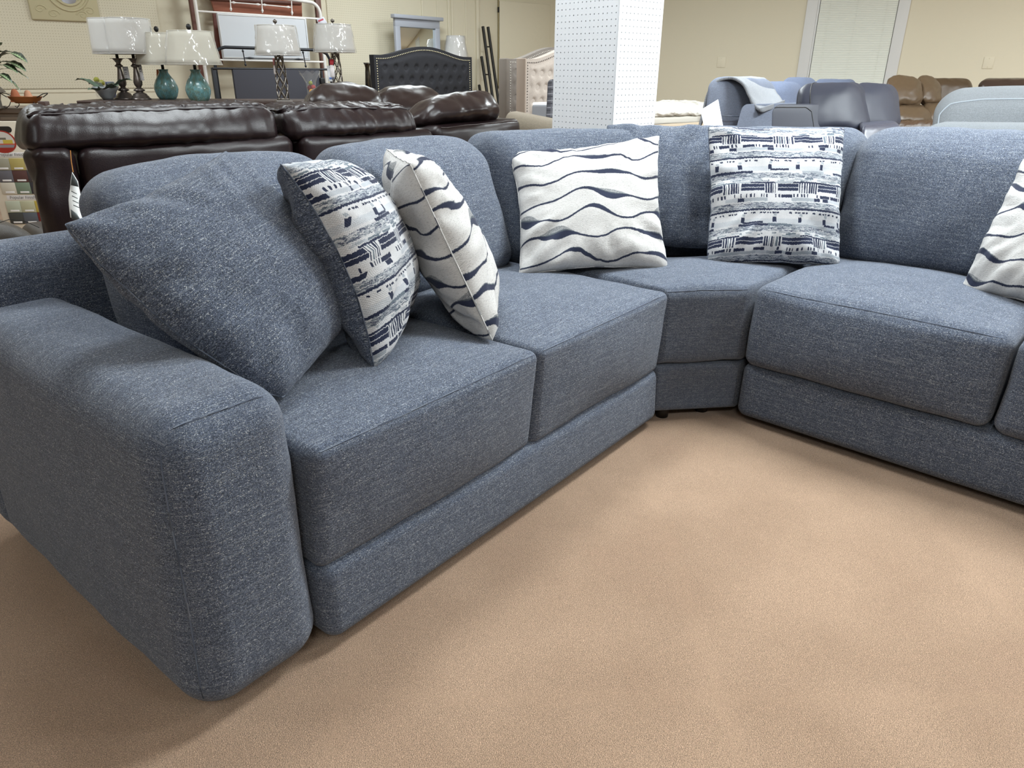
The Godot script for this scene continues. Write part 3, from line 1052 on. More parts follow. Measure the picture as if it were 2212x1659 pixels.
func build_walls_detail() -> void:
	# painted pegboards on the left wall
	var pm := std(Color.WHITE, 0.8)
	pm.albedo_texture = tex(holes_print(Color8(217, 209, 187), Color8(172, 162, 134), 7.5))
	pm.uv1_scale = Vector3(1.0 / 0.0254, 1.0 / 0.0254, 1)
	for i in 2:
		var s0: float = [9.2, 3.93][i]
		var s1: float = [5.93, 2.91][i]
		var y0: float = [0.955, 0.2][i]
		var tr := facing(lw(s0, 0, 0), -WALL_L)
		struct("wall_panel_%d" % (i + 1), bx(Vector3(0, y0, -0.001), Vector3(s0 - s1, 2.9, 0.02), 0.002), pm, tr)
	# wainscot trim under the first board
	struct("trim_1", bx(Vector3(0, 0.915, 0), Vector3(3.27, 0.952, 0.008), 0.002), M.wall, facing(lw(9.2, 0), -WALL_L))
	# battens and a flush door near the corner
	var i := 2
	for q in [[2.53, 0.03, 0.012], [2.29, 0.02, 0.01], [2.11, 0.03, 0.016], [2.05, 0.03, 0.016], [1.81, 0.025, 0.01], [1.62, 0.05, 0.03]]:
		struct("trim_%d" % i, bx(Vector3(-q[1] * 0.5, 0.0, 0), Vector3(q[1] * 0.5, 2.95, q[2]), 0.002), M.wall, facing(lw(q[0], 0), -WALL_L))
		i += 1
	var d := Node3D.new()
	d.name = "door_1"
	d.transform = facing(lw(1.24, 0), -WALL_L)
	d.set_meta("kind", "structure")
	add_child(d)
	part("door_panel", bx(Vector3(0.02, 0.95, 0), Vector3(1.0, 2.08, 0.018), 0.003), M.wall, d)
	part("door_edge", bx(Vector3(-0.008, 0.95, 0), Vector3(0.004, 2.11, 0.026), 0.002), std(Color8(150, 138, 104), 0.7), d)
	part("ledge", bx(Vector3(-0.01, 0.92, 0), Vector3(0.2, 0.95, 0.05), 0.002), std(Color8(88, 80, 62), 0.6), d)
	part("latch", bx(Vector3(-0.02, 1.93, 0.02), Vector3(0.005, 2.0, 0.03), 0.002), M.black, d)
	# the window in the right wall with its closed blind
	var w := Node3D.new()
	w.name = "window_1"
	w.transform = facing(rw(3.56, 0), WALL_R)
	w.set_meta("kind", "structure")
	add_child(w)
	part("casing", bx(Vector3(0, 0.95, 0), Vector3(0.14, 2.75, 0.025), 0.003), M.white_trim, w)
	part("casing", bx(Vector3(1.13, 0.95, 0), Vector3(1.27, 2.75, 0.025), 0.003), M.white_trim, w)
	part("head_casing", bx(Vector3(0, 2.61, 0), Vector3(1.27, 2.75, 0.028), 0.003), M.white_trim, w)
	part("sill", bx(Vector3(-0.03, 0.93, 0), Vector3(1.3, 0.96, 0.07), 0.004), M.white_trim, w)
	part("jamb", bx(Vector3(0.14, 0.96, 0), Vector3(0.165, 2.62, 0.012), 0.002), M.white_trim, w)
	var slat_m := std(Color8(222, 224, 214), 0.55)
	part("blind_backing", bx(Vector3(0.165, 0.96, 0.0), Vector3(1.13, 2.61, 0.002), 0.0005), std(Color8(84, 86, 78), 0.8), w)
	var prof := []
	for k in 7:
		var a := (k / 6.0 - 0.5) * 1.1
		prof.append(Vector2(0.008 * cos(a * 1.6) + 0.003, -sin(a) * 0.0125 / 0.52 * 0.95))
	for n in 76:
		var y := 0.975 + n * 0.0216
		var st := SurfaceTool.new()
		st.begin(Mesh.PRIMITIVE_TRIANGLES)
		for k in 6:
			var a: Vector2 = prof[k]
			var b: Vector2 = prof[k + 1]
			var q := [Vector3(0.172, a.y, a.x + k * 0.0007), Vector3(1.124, a.y, a.x + k * 0.0007), Vector3(1.124, b.y, b.x + (k + 1) * 0.0007), Vector3(0.172, b.y, b.x + (k + 1) * 0.0007)]
			for x in [0, 1, 2, 0, 2, 3]: st.add_vertex(q[x])
		st.generate_normals()
		var o := part("slat", st.commit(), slat_m, w)
		o.position = Vector3(0, y, 0)
	for x in [0.30, 0.64, 1.0]:
		part("cord", bar(Vector3(x, 0.96, 0.016), Vector3(x, 2.6, 0.016), 0.0012, 5), slat_m, w)
	# painted-over outlet plates
	for q in [["blank wall plate painted cream beside the plastic-wrapped mattress", 2.5], ["blank wall plate painted cream above the brown recliners", 5.87]]:
		var o := thing("wall_plate", q[0], "wall plate", facing(rw(q[1], 1.29, 0.0), WALL_R))
		part("plate", bx(Vector3(-0.06, -0.07, 0), Vector3(0.06, 0.07, 0.008), 0.003), M.wall, o)
		for s in [-1, 1]:
			part("screw", lathe([[0.0, 0.0], [0.006, 0.0], [0.005, 0.003], [0.0, 0.003]], 10), M.wall, o).transform = Transform3D(Basis(Vector3.RIGHT, PI / 2), Vector3(0, s * 0.05, 0.008))

# ------------------------------------------------------------------ leather seating
func build_leather() -> void:
	var p0 := Vector3(-1.70, 0, -2.75)
	var u := Vector3(0.722, 0, -0.692)
	var b := Vector3(-0.692, 0, -0.722)          # away from the camera
	var L: Material = M.leather_brown
	var t := thing("reclining_sofa", "dark brown leather sofa seen from behind, long rolled headrest over blue sofa", "sofa", facing(p0, u), "pieces of the dark brown leather sectional")
	# local: x along u, z towards the camera
	soft_part("back_panel", box8(Vector3(0.10, 0.06, -0.30), Vector3(0.995, 0.878, 0.0)), {"r": 0.045, "cell": 0.03, "pz": 0.02, "wr": 0.012, "wf": 4.0, "k": 5, "seed": 31.0}, L, t)
	soft_part("side_wing", box8(Vector3(-0.055, 0.05, -0.16), Vector3(0.095, 0.885, -0.005)), {"r": 0.05, "cell": 0.04, "wr": 0.02, "wf": 5.0, "k": 5, "seed": 32.0}, L, t)
	headrest(hexa(Vector3(-0.055, 0.86, -0.02), Vector3(0.945, 0.845, -0.02), Vector3(-0.01, 0.995, -0.07), Vector3(0.94, 0.998, -0.07), Vector3(-0.055, 0.86, -0.34), Vector3(0.945, 0.86, -0.34), Vector3(-0.01, 1.012, -0.30), Vector3(0.94, 1.012, -0.30)), 33.0, 0.010, t)
	soft_part("seat", box8(Vector3(0.0, 0.1, -0.95), Vector3(0.98, 0.48, -0.3)), {"r": 0.06, "cell": 0.08}, L, t)
	for q in [Vector3(0.05, 0, -0.1), Vector3(0.95, 0, -0.1), Vector3(0.05, 0, -0.85), Vector3(0.95, 0, -0.85)]:
		part("foot", lathe([[0.0, 0.0], [0.025, 0.0], [0.03, 0.1], [0.0, 0.1]], 12), M.foot, t).position = q
	var t2 := thing("reclining_sofa", "dark brown leather middle seat seen from behind with creased rolled headrest", "sofa", facing(p0 + u * 1.02, u), "pieces of the dark brown leather sectional")
	soft_part("back_panel", box8(Vector3(0.0, 0.06, -0.30), Vector3(0.775, 0.872, 0.0)), {"r": 0.045, "cell": 0.03, "pz": 0.02, "wr": 0.008, "wf": 4.0, "k": 5, "seed": 35.0}, L, t2)
	headrest(hexa(Vector3(-0.05, 0.845, -0.02), Vector3(0.70, 0.845, -0.02), Vector3(-0.04, 0.985, -0.07), Vector3(0.69, 0.972, -0.07), Vector3(-0.05, 0.86, -0.34), Vector3(0.70, 0.86, -0.34), Vector3(-0.04, 1.0, -0.30), Vector3(0.69, 0.99, -0.30)), 36.0, 0.016, t2)
	soft_part("seat", box8(Vector3(0.0, 0.1, -0.95), Vector3(0.77, 0.48, -0.3)), {"r": 0.06, "cell": 0.08}, L, t2)
	for q in [Vector3(0.05, 0, -0.1), Vector3(0.7, 0, -0.1), Vector3(0.05, 0, -0.85), Vector3(0.7, 0, -0.85)]:
		part("foot", lathe([[0.0, 0.0], [0.025, 0.0], [0.03, 0.1], [0.0, 0.1]], 12), M.foot, t2).position = q
	# the wedge, turning away, with its plump back cushion
	var t3 := thing("leather_corner", "dark brown leather corner piece with plump cushion on a curved ledge", "sofa", facing(p0 + u * 1.80, u), "pieces of the dark brown leather sectional")
	var sh := leather(Color8(44, 34, 34), 0.30, 0.13, 0.15)
	var cb := soft(hexa(Vector3(0.0, 0.06, 0.0), Vector3(0.74, 0.06, -0.12), Vector3(0.0, 0.885, 0.0), Vector3(0.74, 0.895, -0.12), Vector3(0.0, 0.06, -0.5), Vector3(0.70, 0.06, -0.55), Vector3(0.0, 0.885, -0.5), Vector3(0.70, 0.895, -0.55)), {"r": 0.045, "cell": 0.03, "pz": 0.07, "px": 0.06, "wr": 0.008, "wf": 5.0, "k": 5, "seed": 40.0})
	var cbm := part("curved_back", soft_mesh(cb), L, t3)
	var ch: Vector3 = cb.h
	part("piping", seam_on(cb, [Vector3(-ch.x * 0.9, ch.y, ch.z), Vector3(ch.x * 0.9, ch.y, ch.z)], 0.005), sh, cbm)
	soft_part("back_cushion", hexa(Vector3(-0.03, 0.875, -0.06), Vector3(0.63, 0.885, -0.12), Vector3(0.03, 1.005, -0.10), Vector3(0.58, 1.04, -0.16), Vector3(-0.03, 0.86, -0.40), Vector3(0.66, 0.86, -0.42), Vector3(0.10, 0.99, -0.36), Vector3(0.60, 1.02, -0.36)), {"r": 0.085, "cell": 0.018, "pz": 0.06, "py": 0.03, "wr": 0.016, "wf": 5.0, "stretch": Vector3(1.6, 0.8, 1.0), "k": 6, "seed": 41.0}, sh, t3)
	# two more cushions of the far arm of the sectional
	var t4 := stand("leather_sofa", "dark brown leather sofa further back, its two rounded cushions above the rest", "sofa", low(at(820, 240, 4.55)), "pieces of the dark brown leather sectional")
	var dk := leather(Color8(42, 32, 31), 0.30, 0.13, 0.15)
	var dv := Vector3(-0.12, 0, -0.26)
	blob("back_cushion", [at(676, 190, 4.35), at(832, 194, 4.6), at(836, 262, 4.6), at(668, 262, 4.35)], dv, {"r": 0.09, "cell": 0.02, "py": 0.035, "pz": 0.05, "wr": 0.018, "wf": 5.0, "k": 6, "seed": 43.0}, dk, t4)
	blob("back_cushion", [at(818, 198, 4.6), at(968, 198, 4.85), at(972, 268, 4.85), at(808, 268, 4.6)], dv, {"r": 0.10, "cell": 0.02, "py": 0.035, "pz": 0.05, "wr": 0.018, "wf": 5.0, "k": 6, "seed": 44.0}, dk, t4)
	var c1 := at(664, 262, 4.5)
	var c2 := at(985, 262, 5.0)
	blob("seat", [c1, c2, low(c2) + Vector3.UP * 0.05, low(c1) + Vector3.UP * 0.05], dv * 2.2, {"r": 0.05, "cell": 0.1}, dk, t4)
	for q in [low(c1) + Vector3(0.1, 0, -0.1), low(c2) + Vector3(-0.1, 0, -0.1)]:
		wpart("foot", lathe([[0.0, 0.0], [0.025, 0.0], [0.03, 0.07], [0.0, 0.07]], 12), M.foot, t4).position += q
	# taupe leather arm at the far left
	var g := leather(Color8(78, 72, 66), 0.32)
	var o := at(20, 560, 3.0)
	var t5 := stand("leather_armchair", "taupe grey leather sofa arm peeking over the blue sofa at far left", "sofa", low(o))
	blob("arm", [at(-130, 462, 2.95), at(98, 500, 3.15), low(at(98, 500, 3.15)) + Vector3.UP * 0.05, low(at(-130, 462, 2.95)) + Vector3.UP * 0.05], Vector3(-0.25, 0, -0.22), {"r": 0.11, "cell": 0.03, "k": 7, "wr": 0.006, "wf": 4.0, "seed": 50.0}, g, t5)
	wpart("seam", tube_mesh([[at(-20, 487, 2.93), at(20, 474, 2.97), at(50, 476, 3.0), at(85, 492, 3.05)]], 0.0014, 6), M.black, t5)
	for q in [low(at(-100, 600, 3.0)), low(at(70, 600, 3.15))]:
		wpart("foot", lathe([[0.0, 0.0], [0.025, 0.0], [0.03, 0.07], [0.0, 0.07]], 12), M.foot, t5).position += q + Vector3(-0.1, 0, -0.1)
	# taupe velvet roll arm left of the column
	var vel := cloth(M.plain_weave, Vector2(0.3, 0.3), 0.8, 0.4, 0.5)
	vel.albedo_color = Color8(158, 146, 128)
	var t6 := stand("velvet_sofa", "taupe velvet sofa with a rolled arm left of the white column", "sofa", low(at(1140, 270, 5.0)))
	blob("arm", [at(1085, 240, 5.2), at(1225, 268, 4.6), at(1225, 318, 4.6), at(1085, 286, 5.2)], Vector3(0.1, 0, -0.2), {"r": 0.085, "cell": 0.03, "k": 6}, vel, t6)
	var v1 := at(1085, 284, 5.2)
	var v2 := at(1225, 312, 4.6)
	blob("base", [v1, v2, low(v2) + Vector3.UP * 0.06, low(v1) + Vector3.UP * 0.06], Vector3(0.4, 0, -0.5), {"r": 0.03, "cell": 0.1}, vel, t6)
	for q in [low(v1) + Vector3(0.1, 0, -0.1), low(v2) + Vector3(-0.02, 0, -0.12)]:
		wpart("foot", lathe([[0.0, 0.0], [0.025, 0.0], [0.03, 0.07], [0.0, 0.07]], 12), M.foot, t6).position += q

func headrest(P: Array, sd: float, wr: float, t: Node3D) -> void:
	var S := soft(P, {"r": 0.055, "cell": 0.012, "pz": 0.055, "py": 0.012, "wr": wr, "wf": 5.0, "stretch": Vector3(2.0, 0.35, 1.0), "k": 6, "seed": sd})
	var m := part("headrest", soft_mesh(S, Vector2(sd, 0)), M.leather_brown, t)
	var h: Vector3 = S.h
	part("piping", seam_on(S, [Vector3(-h.x * 0.92, h.y, h.z * 0.8), Vector3(h.x * 0.92, h.y, h.z * 0.8)], 0.004), M.leather_brown, m)
	# gathered strip behind the piping
	var g := soft_part("gathered_top", hexa(P[4].lerp(P[6], 0.86).lerp(P[2], 0.2), P[5].lerp(P[7], 0.86).lerp(P[3], 0.2), P[6].lerp(P[2], 0.2) + Vector3(0.03, 0.012, 0), P[7].lerp(P[3], 0.2) + Vector3(-0.03, 0.012, 0), P[2].lerp(P[0], 0.3), P[3].lerp(P[1], 0.3), P[2] + Vector3(0.03, 0.006, 0), P[3] + Vector3(-0.03, 0.006, 0)), {"r": 0.02, "cell": 0.008, "py": 0.01, "wr": 0.014, "wf": 22.0, "stretch": Vector3(1.6, 0.5, 0.4), "k": 4, "seed": sd + 5.0}, M.leather_brown, t)

func build_right_seating() -> void:
	var bl := cloth(M.plain_weave, Vector2(0.28, 0.28), 0.95, 0.6, 0.3)
	bl.albedo_color = Color8(118, 128, 152)
	var dk := bl.duplicate()
	dk.albedo_color = Color8(138, 146, 164)
	# blue fabric recliner with a throw over its back
	var t := stand("fabric_recliner", "grey blue fabric recliner with a patterned throw over its back", "recliner", low(at(1590, 270, 6.2)), "recliners and sofas by the window")
	blob("backrest", [at(1520, 166, 6.22), at(1632, 170, 6.42), at(1650, 300, 6.42), at(1508, 300, 6.22)], Vector3(0.30, 0, -0.30), {"r": 0.12, "cell": 0.03, "pz": 0.05, "wr": 0.012, "wf": 3.0, "k": 6}, dk, t)
	wpart("seam", tube_mesh([[at(1560, 250, 6.18), at(1580, 251, 6.19), at(1600, 252, 6.25)]], 0.004, 6), M.blue_seam, t)
	blob("arm", [at(1600, 225, 6.0), at(1632, 226, 6.1), at(1634, 300, 6.1), at(1578, 300, 6.0)], Vector3(0.75, 0, -0.55), {"r": 0.05, "cell": 0.03, "k": 5}, dk, t)
	var a := low(at(1525, 290, 6.3))
	var b := low(at(1650, 290, 6.6))
	blob("base", [a + Vector3.UP * 0.62, b + Vector3.UP * 0.62, b, a], Vector3(0.6, 0, -0.5), {"r": 0.04, "cell": 0.1}, dk, t)
	# the throw
	var th := std(Color(0.76, 0.76, 0.76), 0.95)
	th.albedo_texture = tex(fret_print())
	th.uv1_scale = Vector3(7, 7, 1)
	th.rim_enabled = true
	th.rim = 0.3
	var tt := stand("throw_blanket", "white and grey fretwork throw draped over the fabric recliner back", "blanket", at(1610, 178, 6.4))
	var cols := []
	var left := [at(1510, 285, 6.27), at(1520, 248, 6.27), at(1532, 200, 6.27), at(1550, 178, 6.28), at(1580, 171, 6.27), at(1604, 186, 6.2), at(1622, 222, 6.12), at(1640, 243, 6.08)]
	var right := [at(1512, 282, 6.9), at(1526, 240, 6.9), at(1545, 192, 6.9), at(1570, 173, 6.9), at(1640, 171, 6.9), at(1658, 182, 6.75), at(1676, 205, 6.6), at(1690, 226, 6.45)]
	wpart("cloth", sheet(left, right, 0.02, 14), th, tt)
	wpart("folded_end", sheet([at(1641, 234, 6.06), at(1641, 242, 6.06), at(1646, 243, 6.1)], [at(1690, 217, 6.42), at(1690, 225, 6.42), at(1692, 226, 6.5)], 0.018, 6), th, tt)
	# price sheet
	var card := Image.create(128, 192, false, Image.FORMAT_RGB8)
	card.fill(Color8(238, 238, 242))
	for i in 16: card.fill_rect(Rect2i(6, 8 + i * 11, 116, 3), Color8(196, 198, 206))
	var cm := std(Color.WHITE, 0.6)
	cm.albedo_texture = tex(card)
	var c := [at(1513, 238, 3.06), at(1551, 215, 3.06), at(1572, 330, 3.06), at(1536, 345, 3.06)]
	var tc := stand("price_sheet", "white printed sheet standing tilted behind the block patterned pillow", "sign", c[3])
	wpart("paper", sheet([c[0], c[3]], [c[1], c[2]], 0.002, 2), cm, tc)
	# blue fabric sofa behind
	var t2 := stand("fabric_sofa", "light blue fabric sofa behind the throw, back cushions under the window", "sofa", low(at(1720, 260, 7.6)), "recliners and sofas by the window")
	blob("back_cushion", [at(1636, 176, 7.2), at(1712, 176, 7.3), at(1722, 260, 7.3), at(1636, 260, 7.2)], Vector3(0.25, 0, -0.35), {"r": 0.12, "cell": 0.03, "pz": 0.05, "k": 6, "wr": 0.01, "wf": 3.0}, bl, t2)
	blob("back_cushion", [at(1678, 168, 7.6), at(1745, 166, 7.8), at(1765, 260, 7.8), at(1680, 260, 7.6)], Vector3(0.25, 0, -0.3), {"r": 0.14, "cell": 0.03, "pz": 0.04, "k": 6, "wr": 0.01, "wf": 3.0}, bl, t2)
	blob("back_cushion", [at(1752, 171, 7.9), at(1842, 171, 8.2), at(1842, 260, 8.2), at(1752, 260, 7.9)], Vector3(0.2, 0, -0.3), {"r": 0.12, "cell": 0.03, "pz": 0.04, "k": 6, "wr": 0.01, "wf": 3.0}, bl, t2)
	a = low(at(1640, 240, 7.1))
	b = low(at(1842, 240, 8.1))
	blob("seat", [a + Vector3.UP * 0.6, b + Vector3.UP * 0.6, b, a], Vector3(0.4, 0, -0.5), {"r": 0.06, "cell": 0.1}, bl, t2)
	# navy leather recliner
	var nv := leather(Color8(50, 53, 66), 0.46, 0.10, 0.2)
	nv.metallic_specular = 0.35
	var t3 := stand("leather_recliner", "navy leather reclining loveseat with two smooth back cushions before the window", "recliner", low(at(1820, 270, 5.6)), "recliners and sofas by the window")
	stitched("back_cushion", [at(1716, 181, 5.5), at(1848, 177, 5.6), at(1872, 286, 5.5), at(1714, 290, 5.4)], Vector3(0.22, 0, -0.30), {"r": 0.11, "cell": 0.025, "pz": 0.07, "nx": 0.02, "wr": 0.012, "wf": 3.0, "k": 7}, nv, t3, [[Vector3(-0.42, -0.9, 1.0), Vector3(-0.46, 0.55, 1.0), Vector3(-0.5, 0.98, 0.7), Vector3(-0.5, 1.0, 0.0)]])
	blob("back_cushion", [at(1838, 178, 5.75), at(1922, 182, 5.9), at(1936, 280, 5.8), at(1850, 284, 5.6)], Vector3(0.22, 0, -0.30), {"r": 0.11, "cell": 0.025, "pz": 0.08, "wr": 0.010, "wf": 3.0, "k": 7}, nv, t3)
	stitched("arm", [at(1660, 226, 5.2), at(1754, 226, 5.4), at(1764, 300, 5.4), at(1658, 300, 5.2)], Vector3(0.5, 0, -0.35), {"r": 0.07, "cell": 0.03, "k": 6}, nv, t3, [[Vector3(-0.85, 0.93, 0.97), Vector3(0.6, 0.93, 0.97), Vector3(0.9, 0.6, 0.97), Vector3(0.93, -0.9, 0.97)]])
	blob("seat", [at(1862, 272, 5.1), at(1945, 268, 5.3), at(1965, 330, 5.2), at(1862, 330, 5.0)], Vector3(0.2, 0, -0.5), {"r": 0.05, "cell": 0.03, "wr": 0.012, "wf": 5.0, "k": 5}, leather(Color8(72, 74, 88), 0.35, 0.10, 0.2), t3)
	a = low(at(1662, 290, 5.3))
	b = low(at(1950, 290, 5.6))
	blob("base", [a + Vector3.UP * 0.6, b + Vector3.UP * 0.6, b, a], Vector3(0.3, 0, -0.6), {"r": 0.05, "cell": 0.1}, nv, t3)
	# brown recliners
	var br := leather(Color8(74, 59, 43), 0.38, 0.10, 0.25)
	var t4 := stand("leather_recliner", "tan brown leather recliner with puffy stitched pillows right of the window", "recliner", low(at(1980, 270, 7.0)), "recliners and sofas by the window")
	for q in [[1912, 164, 1992, 170, 1995, 232, 1920, 236, 7.0], [1978, 163, 2032, 172, 2036, 230, 1986, 232, 7.2]]:
		blob("head_pillow", [at(q[0], q[1], q[8]), at(q[2], q[3], q[8] + 0.1), at(q[4], q[5], q[8]), at(q[6], q[7], q[8] - 0.1)], Vector3(0.15, 0, -0.3), {"r": 0.12, "cell": 0.02, "pz": 0.06, "py": 0.02, "wr": 0.022, "wf": 6.0, "k": 6, "seed": q[0] * 0.1}, br, t4)
	for q in [[1926, 226, 2008, 232, 2016, 272, 1926, 272, 6.9], [1990, 222, 2040, 222, 2044, 272, 2004, 272, 7.1]]:
		blob("lumbar_pillow", [at(q[0], q[1], q[8]), at(q[2], q[3], q[8] + 0.1), at(q[4], q[5], q[8]), at(q[6], q[7], q[8] - 0.1)], Vector3(0.15, 0, -0.3), {"r": 0.10, "cell": 0.02, "pz": 0.06, "py": 0.02, "wr": 0.022, "wf": 6.0, "k": 6, "seed": q[0] * 0.1}, br, t4)
	var am := leather(Color8(66, 50, 38), 0.3, 0.10, 0.25)
	blob("arm", [at(1932, 264, 6.5), at(2020, 262, 6.7), at(2025, 300, 6.7), at(1926, 300, 6.5)], Vector3(0.3, 0, -0.3), {"r": 0.06, "cell": 0.02, "wr": 0.02, "wf": 9.0, "k": 6, "stretch": Vector3(2, 0.5, 1)}, am, t4)
	a = low(at(1926, 270, 6.9))
	b = low(at(2040, 270, 7.1))
	blob("base", [a + Vector3.UP * 0.66, b + Vector3.UP * 0.66, b, a], Vector3(0.3, 0, -0.6), {"r": 0.05, "cell": 0.1}, br, t4)
	var ds := leather(Color8(64, 50, 36), 0.34, 0.10, 0.25)
	var t5 := stand("leather_sofa", "dark brown leather sofa backs beyond the tan recliner at far right", "sofa", low(at(2120, 260, 7.7)), "recliners and sofas by the window")
	blob("back_cushion", [at(2016, 169, 7.6), at(2106, 170, 7.7), at(2108, 270, 7.7), at(2016, 270, 7.6)], Vector3(0.1, 0, -0.35), {"r": 0.09, "cell": 0.03, "pz": 0.02, "wr": 0.012, "wf": 4.0, "k": 6, "seed": 61.0}, ds, t5)
	blob("back_cushion", [at(2109, 170, 7.5), at(2330, 168, 7.0), at(2330, 270, 7.0), at(2109, 270, 7.5)], Vector3(0.25, 0, -0.3), {"r": 0.09, "cell": 0.03, "pz": 0.04, "wr": 0.012, "wf": 4.0, "k": 6, "seed": 62.0}, leather(Color8(52, 40, 34), 0.28, 0.10, 0.25), t5)
	a = low(at(2016, 240, 7.5))
	b = low(at(2330, 240, 7.0))
	blob("base", [a + Vector3.UP * 0.6, b + Vector3.UP * 0.6, b, a], Vector3(0.2, 0, -0.5), {"r": 0.05, "cell": 0.1}, ds, t5)
	# light grey sofa in front of them
	var gy := cloth(M.plain_weave, Vector2(0.22, 0.22), 0.95, 0.6, 0.3)
	gy.albedo_color = Color8(136, 141, 146)
	var t6 := stand("grey_sofa", "light grey fabric sofa with rounded back behind the right blue section", "sofa", low(at(2150, 280, 4.0)))
	var S := soft(block(at(2012, 196, 4.25), at(2420, 196, 3.9), at(2420, 330, 3.9), at(1996, 330, 4.15), Vector3(0.2, 0, -0.25)), {"r": 0.16, "cell": 0.03, "py": 0.03, "pz": 0.03, "k": 8, "ry": 1.0})
	var bk := wpart("back_cushion", soft_mesh(S), gy, t6)
	var h: Vector3 = S.h
	part("seam", seam_on(S, [Vector3(-h.x, -h.y * 0.5, h.z * 0.99), Vector3(-h.x * 0.98, h.y * 0.2, h.z), Vector3(-h.x * 0.8, h.y * 0.62, h.z), Vector3(-h.x * 0.4, h.y * 0.82, h.z), Vector3(h.x * 0.9, h.y * 0.86, h.z)], 0.004), std(Color8(150, 158, 166), 0.9), bk)
	blob("ledge", [at(2000, 267, 3.85), at(2420, 272, 3.5), at(2420, 340, 3.5), at(1986, 330, 3.8)], Vector3(0.2, 0, -0.25), {"r": 0.06, "cell": 0.04, "k": 6}, gy, t6)
	a = low(at(1990, 300, 3.9))
	b = low(at(2420, 300, 3.55))
	blob("base", [a + Vector3.UP * 0.7, b + Vector3.UP * 0.7, b, a], Vector3(0.4, 0, -0.45), {"r": 0.05, "cell": 0.1}, gy, t6)

# a doubled cloth between two edges, with thickness
func sheet(l: Array, r: Array, th: float, n: int) -> ArrayMesh:
	var st := SurfaceTool.new()
	st.begin(Mesh.PRIMITIVE_TRIANGLES)
	var m := l.size()
	var sub := 4 if m > 2 else 1
	var rows := []
	var len := 0.0
	for i in (m - 1) * sub + 1:
		var k: int = min(i / sub, m - 2)
		var f := float(i - k * sub) / sub
		var a: Vector3 = (l[k] as Vector3).cubic_interpolate(l[k + 1], l[max(k - 1, 0)], l[min(k + 2, m - 1)], f)
		var b: Vector3 = (r[k] as Vector3).cubic_interpolate(r[k + 1], r[max(k - 1, 0)], r[min(k + 2, m - 1)], f)
		rows.append([a, b])
	var pts := []
	for side in 2:
		len = 0.0
		for i in rows.size():
			if i > 0: len += (rows[i][0] - rows[i - 1][0]).length()
			var i1: int = min(i + 1, rows.size() - 1)
			var i0: int = max(i - 1, 0)
			var nn: Vector3 = (rows[i][1] - rows[i][0]).cross(rows[i1][0] - rows[i0][0]).normalized()
			var w: float = (rows[i][1] - rows[i][0]).length()
			for j in n + 1:
				var f := float(j) / n
				var p: Vector3 = rows[i][0].lerp(rows[i][1], f)
				if m > 2: p += nn * 0.008 * nz.get_noise_3d(p.x * 7.0, p.y * 7.0, p.z * 7.0)
				if side == 1: p -= nn * th
				st.set_uv(Vector2(f * w, len) if m > 2 else Vector2(f, float(i) / (rows.size() - 1)))
				st.add_vertex(p)
	var W := n + 1
	var H := rows.size()
	for side in 2:
		for i in H - 1:
			for j in n:
				var a := side * W * H + i * W + j
				var q := [a, a + 1, a + W + 1, a, a + W + 1, a + W] if side == 1 else [a, a + W + 1, a + 1, a, a + W, a + W + 1]
				for x in q: st.add_index(x)
	var o := W * H
	for i in H - 1:
		for e in [0, n]:
			var a: int = i * W + e
			for x in ([a, a + W, a + W + o, a, a + W + o, a + o] if e == n else [a, a + W + o, a + W, a, a + o, a + W + o]): st.add_index(x)
	for j in n:
		for e in [0, H - 1]:
			var a: int = e * W + j
			for x in ([a, a + 1 + o, a + 1, a, a + o, a + 1 + o] if e == H - 1 else [a, a + 1, a + 1 + o, a, a + 1 + o, a + o]): st.add_index(x)
	st.generate_normals()
	return st.commit()

# ------------------------------------------------------------------ lamps, tables and beds along the left wall
func shade_material(c: Color) -> StandardMaterial3D:
	var m := std(c, 0.9)
	m.backlight_enabled = true
	m.backlight = Color(0.5, 0.48, 0.44)
	return m

func wrap_material() -> StandardMaterial3D:
	if M.has("wrap"): return M.wrap
	var m := std(Color(0.97, 0.98, 1.0, 0.10), 0.08)
	m.transparency = BaseMaterial3D.TRANSPARENCY_ALPHA
	m.metallic_specular = 0.8
	M.wrap = m
	return m

